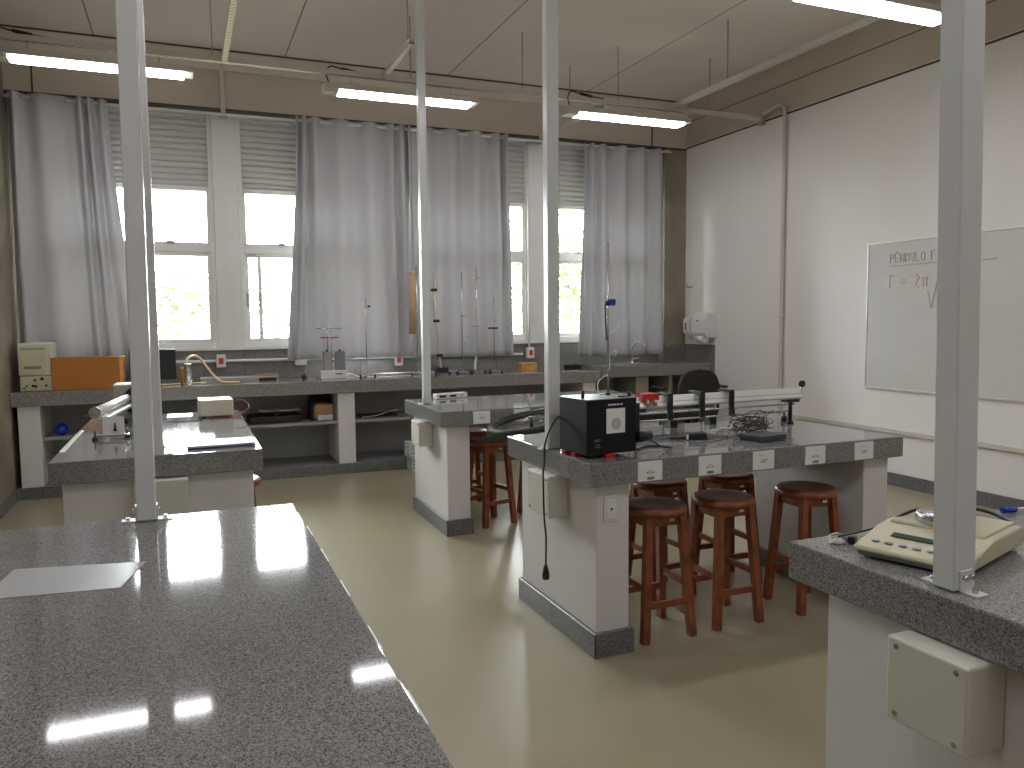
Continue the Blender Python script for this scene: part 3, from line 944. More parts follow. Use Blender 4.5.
for x, y, hh in ((.03, .08, .035), (.26, .04, .025)): MB().lathe([(.008, HB), (.008, HB+hh), (0, HB+hh)], (x, y, 0), n=14).build('knob', m_black, bb)
MB().box(.2, .24, .03, .045, HB, HB+.006).build('switch', m_black, bb)
MB().box(W_, W_+.035, .02, .12, .05, .24, .003, 1).build('side_panel', m_black, bb)
MB().cyl((W_+.0, .0, .085), (W_+.075, -.0, .085), .026, n=20).build('power_plug', m_black, bb)
rd = thing('support_rod', 'thin steel rod with blue clamp standing on the black box', 'rod', (1.86, 3.30, .9+HB))
MB().cyl((0, 0, 0), (0, 0, .72), .0045, n=10).build('rod', m_steel, rd)
MB().cyl((0, 0, 0), (0, 0, .012), .012, n=14).build('socket', m_black, rd)
MB().tube([(-.06, -.03, .006), (-.02, 0, .005), (.05, -.01, .012), (.13, -.08, .006)], .0025, 6).build('base_wire', m_navy, rd)
MB().box(.0, .035, -.014, .014, .425, .455, .003, 1).build('clamp', m_blue, rd, label='blue clamp')
MB().box(-.018, .006, -.01, .01, .425, .445, .003, 1).build('clamp_knob', m_black, rd)
MB().tube([(-.016, 0, .435), (-.014, 0, .36), (-.008, 0, .26)], .0035, 6).build('dark_cable', m_black, rd)
MB().tube([(-.05, 0, .005), (-.055, 0, .06), (-.02, 0, .09), (.0, 0, .1), (.01, 0, .16), (.005, 0, .19), (.025, -.01, .205), (.04, 0, .215), (.045, 0, .20), (.04, 0, .185)], .0025, 6).build('white_string', m_white, rd)
MB().tube([(.005, 0, .29), (.03, 0, .305), (.055, 0, .325), (.06, 0, .34)], .002, 6).build('loose_string', m_white, rd)
pc = thing('hanging_cable', 'black power cord hanging over the middle bench end with plug', 'cord')
MB().tube([(1.655, 3.38, 1.08), (1.60, 3.36, 1.05), (1.565, 3.38, .95), (1.556, 3.375, .85), (1.548, 3.37, .80), (1.545, 3.355, .6), (1.556, 3.36, .5), (1.561, 3.375, .36)], .0045, 8).build('cable', m_black, pc)
MB().lathe([(.007, .05), (.012, .035), (.019, .0), (.017, -.02), (0, -.02)], (1.561, 3.375, .31), n=14).build('plug', m_black, pc)

# air track
at_ = thing('air_track', 'long aluminium air track with black feet on the middle bench', 'air track', (2.12, 3.665, .9), radians(2))
Lt = 1.27
MB().prism([(-.035, .15), (.035, .15), (.04, .162), (.012, .212), (-.012, .212), (-.04, .162)], 0, Lt, 'x', .002).build('rail', m_alrail, at_)
MB().box(0, Lt, -.0405, -.0365, .152, .158).box(0, Lt, -.030, -.026, .178, .183).build('groove', m_dirty, at_)
for x in (.12, Lt-.06):
    MB().box(x-.05, x+.05, -.03, .03, .13, .15, .004, 1).build('saddle', m_black, at_)
    lg = MB().cyl((x, -.0, .02), (x, -.0, .135), .012, n=14).build('leg', m_black, at_)
    MB().lathe([(.022, 0), (.022, .008), (.012, .022), (0, .022)], (x, 0, 0), n=16).build('foot', m_black, lg)
MB().cyl((.15, .05, .11), (Lt+.02, .05, .11), .006, n=8).cyl((.15, .07, .065), (Lt+.02, .07, .065), .006, n=8).build('tie_rod', m_steel, at_)
MB().lathe([(.02, 0), (.02, .03), (.006, .035), (.006, .06), (0, .06)], (Lt-.02, .09, 0), n=14).build('levelling_foot', m_black, at_)
MB().tube([(Lt, 0, .185), (Lt+.03, 0, .185), (Lt+.03, 0, .22)], .006, 8, 0).build('pulley_bracket', m_steel, at_)
MB().cyl((Lt+.03, -.008, .235), (Lt+.03, .008, .235), .02, n=20).build('pulley', m_black, at_)
gl = thing('glider', 'red glider sitting on the left of the air track', 'glider', (2.255, 3.67, .9+.195), radians(2))
MB().prism([(-.045, -.002), (-.04, .035), (.04, .035), (.045, -.002), (.015, .028), (-.015, .028)], 0, .105, 'x', .002).build('body', m_red, gl)
for x in (.03, .075): MB().lathe([(.008, -.03), (.012, -.018), (.008, -.004), (.004, 0), (0, 0)], (x, -.05, 0), n=12).cyl((x, -.05, -.004), (x, -.04, .01), .003, n=8).build('weight', m_brass, gl, label='brass weight')
for i, (x, lb) in enumerate(((2.425, 'black sensor gate on the air track, nearest the red glider'), (2.64, 'black sensor gate on the air track, middle of three'), (2.845, 'black sensor gate on the air track, furthest right of three'))):
    g = thing('photogate', lb, 'sensor', (x, 3.665+(x-2.12)*.035, .9), radians(2), 'black sensor gates on the air track')
    MB().box(-.015, .015, -.062, -.043, .085, .228, .003, 1).build('upright', m_black, g)
    MB().box(-.015, .015, -.062, .055, .214, .228, .003, 1).build('bridge', m_black, g)
    MB().box(-.017, .017, -.066, -.05, .083, .115, .003, 1).build('sensor_head', m_black, g)
    MB().box(-.009, .009, -.0635, -.062, .09, .2).build('inner_strip', m_blackm, g)
bar = thing('spacer_bar', 'dark bar lying behind the sensor gates below the air track', 'bar', (2.25, 3.86, .9), radians(1))
MB().box(0, .68, 0, .05, .045, .10, .004, 1).build('bar', m_black, bar)
for x in (.03, .34, .62): MB().box(x, x+.05, -.005, .055, 0, .045, .003, 1).build('support', m_black, bar)

# electronics and wires
dv = thing('adapter', 'small black adapter box lying among thin wires on the middle bench', 'adapter', (2.39, 3.42, .9), radians(-20))
MB().prism([(0, 0), (.115, 0), (.11, .035), (.006, .035)], 0, .06, 'y', .003).build('body', m_black, dv)
MB().box(.002, .012, -.002, .0, .005, .03).build('label_strip', m_white, dv)
MB().cyl((.09, .04, .035), (.09, .04, .09), .002, n=6).build('antenna', m_black, dv)
MB().tube([(.0, .03, .012), (-.04, .02, .008), (-.08, .03, .01)], .006, 8).build('cable_end', m_black, dv)
dv = thing('data_logger', 'flat dark slate interface box right of the tangled wires', 'interface box', (2.68, 3.18, .9), radians(8))
MB().box(0, .19, .0, .16, .003, .032, .005, 2).build('body', mat('dark slate plastic', (.04, .06, .065), .35), dv)
MB().box(.01, .18, -.001, .001, .012, .016).build('front_strip', m_black, dv)
rng = random.Random(3)


def tangle(name, cx, cy, rx, ry, hz, n, rad, m, label, cat):
    q = MB()
    for i in range(n):
        a = rng.uniform(0, 2*pi)
        pts = []
        for k in range(6):
            a += rng.uniform(.6, 1.8)
            rr = rng.uniform(.3, 1)
            pts.append((cx+rx*rr*cos(a), cy+ry*rr*sin(a), .9+rad+abs(rng.gauss(0, .5))*hz))
        q.tube(pts, rad, 5, 6)
    return tag(q.build(name, m), label, cat)


tangle('white_wire_tangle', 2.62, 3.46, .11, .07, .045, 9, .0022, m_white, 'tangle of thin white wires between the two black boxes', 'wires')
tangle('dark_wire_tangle', 2.83, 3.45, .15, .08, .12, 14, .0024, m_black, 'tall tangle of thin dark wires behind the flat interface box', 'wires')
tangle('grey_wire_tangle', 2.60, 3.44, .12, .06, .04, 5, .0028, m_lens, 'tangle of grey wires beside the small black adapter', 'wires')
MB().tube([(2.02, 3.35, 1.02), (2.10, 3.5, .95), (2.22, 3.52, .903), (2.36, 3.5, .903), (2.43, 3.44, .905)], .003, 6).build('thin_cable', m_black, None, 'thin black cable from the large black box to the adapter', 'cable')
MB().tube([(2.03, 3.19, .96), (2.10, 3.20, .92), (2.18, 3.24, .905), (2.16, 3.30, .905), (2.08, 3.32, .905), (2.0, 3.26, .906)], .005, 8).build('looped_cable', m_black, None, 'black cable loop beside the plug of the large black box', 'cable')
MB().tube([(2.40, 3.34, .904), (2.47, 3.33, .904), (2.55, 3.36, .904), (2.50, 3.39, .904)], .003, 6).build('test_lead', m_lens, None, 'short grey lead in front of the small adapter', 'lead')

# bicycle wheel between the benches
whl = thing('tyre_wheel', 'black rubber tyred wheel leaning over stools by the furthest back bench', 'wheel', (2.19, 4.96, .832))
Mw = Matrix.Rotation(radians(-11), 4, 'Y')
pts = [Mw @ Vector((.29*cos(t), .29*sin(t), 0)) for t in [2*pi*k/36 for k in range(36)]]
MB().tube(pts, .025, 12, 1, True).build('tyre', m_tyre, whl)
pts = [Mw @ Vector((.26*cos(t), .26*sin(t), 0)) for t in [2*pi*k/36 for k in range(36)]]
MB().tube(pts, .009, 8, 1, True).build('rim', m_black, whl)
MB().cyl(Mw @ Vector((0, 0, -.04)), Mw @ Vector((0, 0, .04)), .014, n=16).build('hub', m_black, whl)
q = MB()
for i in range(18):
    t = 2*pi*i/18
    q.cyl(Mw @ Vector((.015*cos(t+.5), .015*sin(t+.5), .03*(-1)**i)), Mw @ Vector((.255*cos(t), .255*sin(t), 0)), .0015, n=4)
q.build('spokes', m_steel, whl)

t = thing('carton', 'small dark carton on the hidden stool holding up the tyred wheel', 'carton', (2.54, 4.80, .64), .1)
MB().box(-.14, .08, -.08, .08, 0, .165, .003, 1).build('body', m_blackm, t)
MB().box(-.081, .081, -.02, .02, .164, .167).build('tape', m_kraft, t)

# power strip on the back bench
ps = thing('power_strip', 'white power strip with black sockets on the furthest back bench', 'power strip', (1.86, 6.10, .9), radians(14))
MB().box(0, .30, 0, .06, 0, .045, .005, 2).build('body', m_white, ps)
for x in (.03, .13): MB().box(x, x+.06, -.004, .03, .014, .032, .002, 1).build('socket', m_black, ps)
MB().cyl((.25, -.004, .024), (.25, 0, .024), .007, n=10).build('switch', m_lens, ps)

# ------------------------------------------------------------------ balance bench objects
bl = thing('digital_balance', 'beige digital balance with round steel pan behind the thick post', 'balance', (1.685, 1.435, .9), radians(18))
MB().prism([(-.035, .020), (.0, .012), (.36, .014), (.37, .03), (.37, .058), (.345, .066), (.15, .066), (.12, .060), (-.03, .030)], -.145, .135, 'y', .006).build('housing', m_beige, bl)
MB().prism([(-.025, .006), (.35, .006), (.362, .02), (-.03, .022)], -.135, .125, 'y', .004).build('underside', m_lens, bl, label='grey underside')
MB().prism([(.14, .065), (.36, .065), (.352, .073), (.148, .073)], -.125, .115, 'y', .003).build('pan_deck', m_beige, bl)
MB().lathe([(.02, .07), (.02, .08), (.068, .081), (.072, .084), (.072, .104), (.068, .108), (0, .106)], (.215, -.0, -.008), n=36).build('weighing_pan', m_steel, bl)
sl = math.atan2(.030, .15)
Mt = Matrix.Translation((-.03, 0, .030)) @ Matrix.Rotation(-sl, 4, 'Y')
MB().box(.088, .112, -.095, .075, .0015, .0035, M=Mt).build('display', m_lcd, bl)
MB().box(.078, .122, -.125, -.08, .0015, .003, M=Mt).build('badge', m_white, bl)
for i in range(6):
    y = .095-i*.035
    q = MB()
    q.lathe([(.0095, .001), (.0095, .0035), (0, .0038)], n=16, M=Mt @ Matrix.Translation((.045, y, 0)) @ Matrix.Diagonal((.75, 1.1, 1, 1)))
    q.build('button', mat('pale blue key', (.25, .33, .36), .5) if i == 0 else bpy.data.materials['pale blue key'], bl)
for x, y in ((.02, .1), (.02, -.11), (.33, .1), (.33, -.11)): MB().cyl((x, y, 0), (x, y, .012), .012, n=12).build('foot', m_black, bl)
MB().tube([(1.775, 1.585, .955), (1.83, 1.60, .972), (1.91, 1.60, .985), (2.02, 1.57, .988), (2.07, 1.51, .98), (2.06, 1.44, .968)], .0045, 8).build('balance_cord', m_black, None, 'black cord arching behind the pan of the balance', 'cord')
kc = thing('metal_clip', 'small steel clip and screws lying left of the balance', 'clip', (1.665, 1.655, .9), radians(30))
MB().lathe([(.018, 0), (.018, .006), (.008, .014), (0, .014)], (0, 0, 0), n=14).build('disc', m_dirty, kc)
MB().tube([(-.03, .01, .004), (0, .02, .02), (.02, 0, .022), (.035, -.015, .004)], .004, 6).build('bow', m_dirty, kc)
MB().tube([(.0, .0, .02), (.06, -.05, .03), (.12, -.10, .045)], .0028, 6).build('thread', m_black, kc)
MB().box(.015, .045, -.04, -.02, .0, .02, .002, 1).build('catch', m_black, kc)
pn = thing('pen', 'blue pen lying at the far edge of the balance bench', 'pen', (2.40, 1.705, .9), radians(-12))
MB().cyl((0, 0, .009), (.05, 0, .009), .009, n=14).build('cap', m_blue, pn)
MB().cyl((.05, 0, .009), (.15, 0, .009), .006, n=12).build('barrel', m_white, pn)

# ------------------------------------------------------------------ near left bench: sheet of paper
pp = MB()
pp.bm.faces.new([pp.bm.verts.new(v) for v in ((-.118, 2.275, .9012), (-.166, 2.072, .9012), (-.46, 2.108, .9012), (-.43, 2.345, .9012))])
o = pp.build('paper_sheet', mat('grey translucent sleeve', (.40, .41, .41), .3), None, 'pale grey sheet of paper lying on the nearest left bench', 'paper')
sm = o.modifiers.new('thickness', 'SOLIDIFY'); sm.thickness = .0012; sm.offset = 0

# ------------------------------------------------------------------ left-wall bench objects
t = thing('power_supply', 'cream metal box with red leads on the air track bench', 'power supply', (.075, 5.66, .9), radians(2))
MB().box(0, .215, 0, .24, .008, .118, .004, 1).build('case', m_cream, t)
MB().box(.01, .205, -.003, 0, .02, .108).build('front_panel', m_cream, t)
for x in (.02, .195):
    for y in (.02, .2): MB().cyl((x, y, 0), (x, y, .008), .01, n=10).build('foot', m_black, t)
MB().tube([(.215, .1, .09), (.28, .12, .10), (.32, .10, .07), (.315, .04, .045), (.26, 0, .02), (.2, -.05, .006), (.06, -.07, .004)], .0035, 6).build('red_lead', m_redcable, t)
MB().tube([(.09, 5.55, .904), (-.02, 5.50, .904), (-.12, 5.53, .904), (-.3, 5.47, .904)], .003, 6).build('thin_cable', m_navy, None, 'thin cable lying in front of the cream box', 'cable')
t = thing('folder', 'thin document folder with dark blue edge on the air track bench', 'folder', (.155, 4.365, .9), 0.02)
MB().box(-.165, .165, -.11, .11, 0, .006, .001, 1).build('lower_cover', m_navy, t)
MB().box(-.163, .16, -.105, .107, .006, .014, .001, 1).build('pages', m_paper, t)
MB().box(-.165, .165, -.11, .11, .014, .017, .001, 1).build('upper_cover', m_paper, t)
MB().box(-.13, .03, 5.78, 5.99, .9, .904).build('paper_stack', m_paper, None, 'white papers behind the post, beside the cream box', 'paper')
t = thing('air_blower', 'grey air blower with round black intake behind the left air track', 'blower', (-.30, 5.88, .9))
MB().box(-.15, .13, -.07, .16, 0, .235, .01, 2).build('case', mat('grey green enamel', (.33, .34, .28), .5), t)
MB().lathe([(.085, 0), (.095, .012), (.07, .02), (.04, .01), (0, .01)], n=32, M=Matrix.Translation((0.0, -.07, .125)) @ Matrix.Rotation(pi/2, 4, 'X')).build('intake', m_black, t)
t = thing('air_track', 'shiny round tube air track on the left wall bench', 'air track', (-.47, 4.86, .9), radians(-7))
MB().cyl((0, 0, .15), (0, .88, .15), .026, n=28).build('tube', m_alrail, t)
MB().cyl((0, -.004, .15), (0, .004, .15), .031, n=28).build('end_cap', m_chrome, t)
MB().cyl((0, -.03, .15), (0, 0, .15), .006, n=10).box(-.05, .0, -.025, -.021, .135, .139).build('nozzle', m_chrome, t)
MB().box(-.012, .05, .08, .88, .10, .118, .002, 1).build('support_beam', m_alrail, t)
q = MB().box(.035, .039, .0, .12, .01, .13).box(.035, .145, -.004, .0, .01, .125).build('end_bracket', m_white, t)
MB().lathe([(.01, 0), (.005, .02), (.004, .045), (0, .045)], (.10, -.012, .045), n=10).build('bracket_knob', m_black, q)
for x, y in ((.0, -.02), (.15, .04), (.0, .8), (.1, .8)):
    MB().lathe([(.017, 0), (.017, .012), (.005, .018), (.005, .05), (0, .05)], (x, y, 0), n=14).build('foot', m_black, t)
MB().box(-.01, .16, -.015, .05, .02, .026, .001, 1).build('base_plate', m_steel, t)
for x in (0.0, .1): MB().box(x-.01, x+.01, .78, .82, .03, .10).build('leg', m_dirty, t)
MB().box(-.596, -.575, 4.45, 5.3, .9, .906, .001, 1).build('steel_ruler', m_alrail, None, 'long bright ruler lying along the left edge of the air track bench', 'ruler')

# ------------------------------------------------------------------ things on the window counter
ZT = .95
t = thing('oscilloscope', 'two stacked beige instruments at the left end of the window counter', 'instrument', (-1.345, 8.02, ZT))
lo = MB().box(0, .245, 0, .32, .004, .135, .005, 1).build('lower_unit', m_beige, t)
for x, z, R in ((.05, .05, .008), (.10, .05, .012), (.12, .045, .012), (.115, .10, .01), (.17, .11, .014), (.03, .03, .008), (.2, .05, .01)):
    MB().cyl((x, -.012, z), (x, 0, z), R, n=12).build('knob', m_blackm, lo)
up = MB().box(-.005, .25, .0, .33, .14, .425, .008, 2).build('upper_unit', m_cream, t)
MB().box(.012, .205, -.006, 0, .155, .405, .003, 1).build('front_panel', m_beige, up)
MB().box(.04, .17, -.01, -.006, .20, .225, .002, 1).build('vent', m_lens, up)
MB().box(.02, .20, -.009, -.006, .37, .38).build('slot', m_lens, up)
t = thing('storage_box', 'orange lacquered box on the window counter left of the posts', 'box', (-1.10, 8.0, ZT))
MB().box(0, .575, 0, .26, 0, .29, .004, 1).build('body', m_orange, t)
MB().box(.545, .575, -.003, .0, .005, .285).build('corner_strip', mat('light orange edging', (.75, .32, .08), .4), t)
MB().box(-.003, .578, -.003, .263, .285, .292, .002, 1).build('lid', m_orange, t)
t = thing('computer_monitor', 'black monitor standing behind the left posts on the window counter', 'monitor', (-.29, 8.31, ZT))
MB().box(-.205, .205, 0, .035, .05, .34, .006, 2).build('screen_housing', m_black, t)
MB().box(-.19, .19, -.002, .0, .065, .325).build('screen', m_black, t)
MB().box(-.03, .03, .01, .035, 0, .06).box(-.1, .1, -.06, .09, 0, .01, .003, 1).build('stand', m_black, t)
t = thing('metal_cylinder', 'steel cylinder vessel with a hose end on the window counter', 'vessel', (.02, 8.08, ZT))
MB().lathe([(.038, 0), (.038, .006), (.035, .008), (.035, .195), (.038, .2), (.036, .205), (0, .205)], n=28).build('body', m_steel, t)
MB().cyl((-.055, .01, 0), (-.055, .01, .16), .014, n=14).build('side_tube', m_orange, t)
MB().box(-.07, -.035, 0, .02, .16, .175).build('tube_clip', m_brass, t)
MB().tube([(.0, 8.08, 1.155), (.01, 8.09, 1.19), (.06, 8.12, 1.225), (.12, 8.15, 1.21), (.18, 8.17, 1.13), (.25, 8.16, 1.03), (.32, 8.12, .97), (.40, 8.10, .962), (.48, 8.10, .962)], .011, 10).build('rubber_hose', m_hose, None, 'yellowed rubber hose arching from the steel cylinder', 'hose')
MB().tube([(-.22, 8.12, .96), (-.15, 8.15, .96), (-.06, 8.2, .96), (.05, 8.2, .96), (.14, 8.16, .96), (.17, 8.2, .96)], .008, 8).build('coiled_hose', m_hose, None, 'short yellow hose lying behind the steel cylinder', 'hose')
t = thing('optical_bench', 'long flat grey metal channel lying on the counter under the conduit', 'rail', (.13, 8.36, ZT), radians(1))
MB().prism([(-.04, 0), (.04, 0), (.04, .05), (.03, .055), (-.03, .055), (-.04, .04)], 0, .74, 'x', .002).build('channel', m_dirty, t)
MB().box(.55, .72, -.045, -.03, .0, .03).build('end_block', m_black, t)
MB().box(.66, .87, 8.33, 8.37, 1.006, 1.018, .001, 1).build('wooden_ruler', m_yellowwood, None, 'short wooden ruler on the grey metal channel', 'ruler')
t = thing('weight_block', 'small black weight on the counter left of the cream instrument', 'weight', (1.13, 8.33, ZT))
MB().lathe([(.022, 0), (.026, .01), (.026, .035), (.018, .045), (0, .045)], n=16).build('body', m_black, t)
MB().cyl((0, 0, .045), (0, 0, .06), .006, n=8).build('knob', m_black, t)

t = thing('transformer_apparatus', 'cream instrument with two grey blocks and a red bar', 'instrument', (1.30, 8.25, ZT))
MB().box(-.02, .25, -.02, .14, 0, .085, .006, 2).build('base', m_white, t)
MB().box(.13, .2, -.024, -.019, .045, .056).build('panel_mark', m_black, t)
MB().box(.02, .10, .02, .1, .086, .28, .003, 1).build('block', mat('warm grey block', (.33, .31, .28), .5), t)
MB().box(.145, .24, .02, .1, .086, .28, .003, 1).build('block', mat('cool grey block', (.2, .21, .23), .5), t)
for x in (.06, .19): MB().cyl((x, .06, .28), (x, .06, .3), .012, n=12).build('terminal', m_black, t)
MB().cyl((.07, .06, .28), (.07, .06, .52), .004, n=8).cyl((.11, .06, .08), (.11, .06, .52), .004, n=8).build('upright', m_steel, t)
MB().cyl((-.04, .06, .52), (.22, .06, .52), .005, n=8).build('cross_rod', m_steel, t)
MB().cyl((.0, .055, .425), (.085, .055, .425), .007, n=8).cyl((.1, .055, .425), (.18, .055, .425), .007, n=8).build('red_bar', m_redcable, t, label='red bar')
MB().tube([(.24, .02, .05), (.3, -.02, .04), (.38, .0, .012)], .004, 6).build('lead', m_hose, t)


def stand(x, y, h, lb, clamps=(), extras=None, rr=.005):
    t = thing('laboratory_stand', lb, 'stand', (x, y, ZT), 0, 'rod stands on the window counter')
    MB().cyl((0, 0, .01), (0, 0, h), rr, n=10).build('rod', m_steel, t)
    b = MB()
    for a in (-2.6, -.54, 1.57): b.beam((0, 0, .022), (.088*cos(a), .088*sin(a), .018), .018, .012)
    b = b.build('tripod_base', m_dirty, t)
    for a in (-2.6, -.54, 1.57): MB().cyl((.088*cos(a), .088*sin(a), 0), (.088*cos(a), .088*sin(a), .032), .013, n=12).build('foot', m_black, b)
    for z, wdt, off, blk in clamps:
        MB().box(off-wdt/2, off+wdt/2, -.014, .01, z-.01, z+.01, .003, 1).build('clamp', m_black if blk else m_dirty, t)
    return t


stand(1.765, 8.27, .84, 'rod stand with small black clamp, nearest the cream instrument', [(.745, .03, .035, True), (.745, .02, 0, False)])
ts = stand(2.32, 8.27, 1.17, 'tall rod stand with tan paper tube, left of the slim post', [(1.1, .1, -.03, False)], rr=.007)
MB().cyl((-.06, -.03, .45), (-.055, -.03, 1.10), .034, n=20).build('paper_tube', m_tan, ts, label='tan paper tube')
MB().cyl((-.06, -.03, 1.10), (-.06, -.03, 1.115), .038, n=20).build('tube_cap', m_white, ts)
v = stand(2.59, 8.28, .09, 'slanting glass viscometer tube with black clamps right of the slim post')
MB().cyl((-.01, 0, .06), (-.075, 0, .96), .013, n=14).build('glass_tube', mat('cream glass tube', (.62, .58, .45), .2), v)
for z, x in ((.92, -.07), (.585, -.048), (.21, -.02)): MB().box(x-.035, x+.03, -.02, .02, z-.015, z+.015, .003, 1).build('clamp', m_black, v)
MB().cyl((-.075, 0, .96), (-.08, 0, 1.1), .004, n=8).build('stem', m_yellowwood, v)
MB().box(-.07, .07, -.04, .04, .02, .075, .004, 1).build('base_block', m_black, v)
stand(2.83, 8.27, 1.11, 'rod stand with two low clamps and a pale tube, right of the viscometer', [(.64, .05, .015, False), (.335, .05, .02, False)])
s3 = stand(3.01, 8.29, 1.17, 'tallest rod stand with thin cross arms and a flask foot', [(1.06, .05, .0, False), (.525, .05, .0, False)])
MB().cyl((-.06, 0, 1.06), (.04, 0, 1.06), .004, n=8).cyl((-.06, 0, .525), (.04, 0, .525), .004, n=8).build('cross_arm', m_steel, s3)
stand(3.21, 8.27, .84, 'rod stand with wide black clamp, furthest right', [(.5, .11, -.015, True)])
MB().cyl((1.86, 8.50, .965), (2.85, 8.50, .965), .012, n=12).build('glass_rod', m_dirty, None, 'long grey rod lying behind the stands on the counter', 'rod')
t = thing('wooden_box', 'small yellow wooden box on the counter below the red outlet', 'box', (3.55, 8.30, ZT))
MB().box(0, .19, 0, .11, 0, .095, .003, 1).build('body', m_yellowwood, t)
MB().box(-.002, .192, -.002, .112, .075, .08).build('lid_line', m_brass, t)
t = thing('tray', 'small black tray near the step of the counter', 'tray', (4.15, 8.30, ZT))
MB().box(0, .17, 0, .12, 0, .012, .003, 1).build('base', m_black, t)
MB().box(0, .17, 0, .01, .012, .05).box(0, .17, .11, .12, .012, .05).box(0, .01, .01, .11, .012, .05).box(.16, .17, .01, .11, .012, .05).build('rim', m_black, t)

# things on the shelves under the counter
t = thing('printer', 'dark flat machine with pale raised board on the shelf under the counter', 'machine', (.66, 8.12, .535))
MB().box(-.10, .40, .02, .36, 0, .07, .01, 2).build('body', m_black, t)
MB().box(.14, .2, .1, .2, .07, .12).build('neck', m_black, t)
MB().box(.0, .40, .0, .22, .12, .128, .004, 1).build('board', m_cream, t)
t = thing('paper_bag', 'crumpled brown paper bag in a dark box on the shelf under the counter', 'bag', (1.19, 8.12, .535))
q = MB().box(0, .20, 0, .2, .0, .17, .03, 3)
for vv in q.bm.verts: vv.co += Vector((rng.uniform(-.012, .012), rng.uniform(-.012, .012), rng.uniform(-.008, .012)))
for vv in q.bm.verts: vv.co.z = max(vv.co.z, 0)
q.build('bag', m_kraft, t)
MB().box(.03, .18, -.015, -.003, .005, .06, .004, 1).build('folded_paper', m_paper, t)
MB().box(-.03, -.018, .0, .22, 0, .2).box(-.03, .21, .22, .235, 0, .25).build('carton', m_blackm, t)
t = thing('keyboard', 'dark keyboard with pale cable on the shelf right of the pillar', 'keyboard', (1.66, 8.14, .535), radians(8))
MB().box(0, .42, 0, .15, 0, .025, .005, 1).build('body', m_black, t)
MB().box(.02, .4, .02, .13, .025, .032).build('keys', m_blackm, t)
MB().tube([(0, -.02, .01), (.15, -.03, .02), (.3, .0, .05), (.42, .03, .06)], .005, 6).build('cable', m_white, t)
t = thing('ball', 'glossy blue ball on the shelf at the left end of the counter', 'ball', (-1.06, 8.125, .535))
MB().lathe([(.0, 0)]+[(.055*sin(a), .055-.055*cos(a)) for a in [pi*k/12 for k in range(1, 12)]]+[(0, .11)], n=24).build('body', m_blue, t)
MB().lathe([(.01, .108), (.008, .114), (0, .115)], n=12).build('valve', m_black, t)
# crates on the floor
for z, w_, lb in ((0, .17, 'lower pale green plastic crate in the stack by the counter'), (.15, .22, 'upper pale green plastic crate in the stack by the counter')):
    t = thing('plastic_crate', lb, 'crate', (2.18, 7.83, z), 0, 'stacked crates by the counter')
    q = MB().box(-w_/2, w_/2, -.09, .09, 0, .01)
    for k in range(4):
        zz = .02+k*.035
        q.box(-w_/2, w_/2, -.09, -.085, zz, zz+.022).box(-w_/2, w_/2, .085, .09, zz, zz+.022).box(-w_/2, -w_/2+.005, -.085, .085, zz, zz+.022).box(w_/2-.005, w_/2, -.085, .085, zz, zz+.022)
    for sx in (-1, 1):
        for sy in (-1, 1): q.box(sx*w_/2-.006, sx*w_/2+.006, sy*.09-.006, sy*.09+.006, 0, .149)
    q.build('basket', m_crate, t)
    MB().box(-w_/2-.008, w_/2+.008, -.1, -.088, .135, .149, .002, 1).box(-w_/2-.008, w_/2+.008, .088, .1, .135, .149, .002, 1).build('rim', m_crate, t)

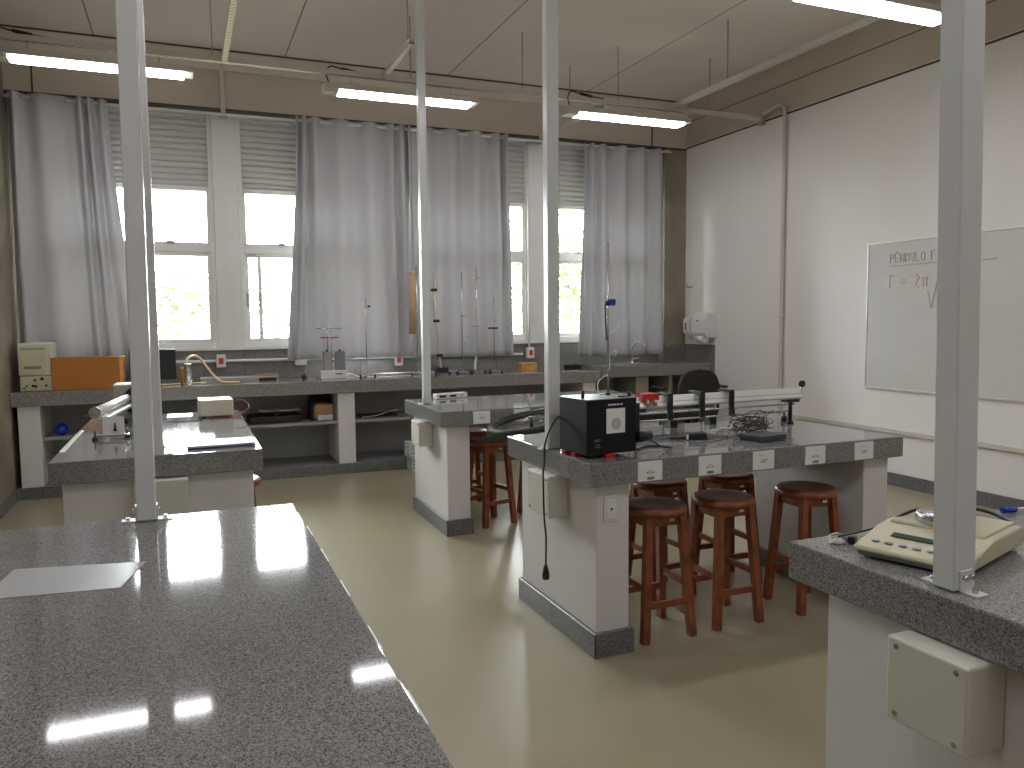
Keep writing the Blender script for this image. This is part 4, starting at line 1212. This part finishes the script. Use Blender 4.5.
# ------------------------------------------------------------------ office chair in the far corner
t = thing('office_chair', 'black office chair with armrests in front of the sink counter', 'chair', (5.13, 7.25, 0), radians(-8))
MB().prism([(-.22, .0), (.22, .0), (.245, .10), (.24, .22), (.2, .32), (.12, .375), (0, .39), (-.12, .375), (-.2, .32), (-.24, .22), (-.245, .10)], -.03, .03, 'y', .012).build('backrest', m_blackm, t).location = (0, -.17, .60)
MB().box(-.24, .24, -.16, .28, .44, .51, .025, 3).build('seat', m_blackm, t)
MB().beam((0, -.10, .40), (0, -.19, .66), .05, .02).build('back_support', m_black, t)
MB().cyl((0, .06, .09), (0, .06, .44), .025, n=16).build('gas_column', m_black, t)
for s in (-1, 1):
    a = MB().tube([(s*.2, .06, .45), (s*.34, .06, .46), (s*.36, .06, .6), (s*.36, .06, .77)], .014, 8).build('armrest_support', m_black, t)
    MB().box(s*.36-.035, s*.36+.035, -.10, .18, .77, .795, .008, 2).build('armrest_pad', m_black, a)
for k in range(5):
    a = 2*pi*k/5+.3
    lg = MB().beam((0, .06, .10), (.28*cos(a), .06+.28*sin(a), .07), .035, .025).build('base_leg', m_black, t)
    MB().cyl((.28*cos(a)-.012, .06+.28*sin(a), .028), (.28*cos(a)+.012, .06+.28*sin(a), .028), .028, n=16).build('caster', m_black, lg)


# ------------------------------------------------------------------ trees outside
def tree(x, y, h, cr, n, label, seed):
    rg = random.Random(seed)
    t = thing('tree', label, 'tree', (x, y, -.4))
    q = MB().cyl((0, 0, 0), (.1, 0, h*.6), .14, .07, n=12)
    tips = []
    for k in range(9):
        a, e = rg.uniform(0, 2*pi), rg.uniform(.3, 1.0)
        p = Vector((.08, 0, h*rg.uniform(.3, .6)))
        d = Vector((cos(a)*cos(e), sin(a)*cos(e), sin(e)))*cr*rg.uniform(.6, 1)
        q.tube([p, p+d*.5+Vector((0, 0, .15)), p+d], .025, 5, 3)
        tips.append(p+d)
    q.build('trunk', m_bark, t)
    l = MB()
    for i in range(n):
        c = rg.choice(tips)+Vector((rg.gauss(0, .36), rg.gauss(0, .36), rg.gauss(0, .32)))*cr*.7
        s = rg.uniform(.05, .11)
        R_ = Matrix.Rotation(rg.uniform(0, 6.3), 3, 'Z') @ Matrix.Rotation(rg.uniform(-1.2, 1.2), 3, 'X')
        vs = [l.bm.verts.new(c+R_ @ Vector(v)) for v in ((-s, 0, 0), (0, -s*.5, .01), (s, 0, 0), (0, s*.5, .01))]
        l.bm.faces.new(vs)
    l.build('foliage', m_leaf, t)


tree(-.6, 14.5, 3.2, 1.25, 1300, 'leafy tree seen low through the left window', 1)
tree(.9, 18.5, 3.6, 1.4, 900, 'sparse tree seen through the window right of the left post', 2)
tree(8.2, 16.5, 4.2, 1.9, 6000, 'dense green tree seen through the narrow right window', 5)
tree(-1.6, 21, 3.0, 1.6, 2600, 'low bushy tree far beyond the left window', 9)
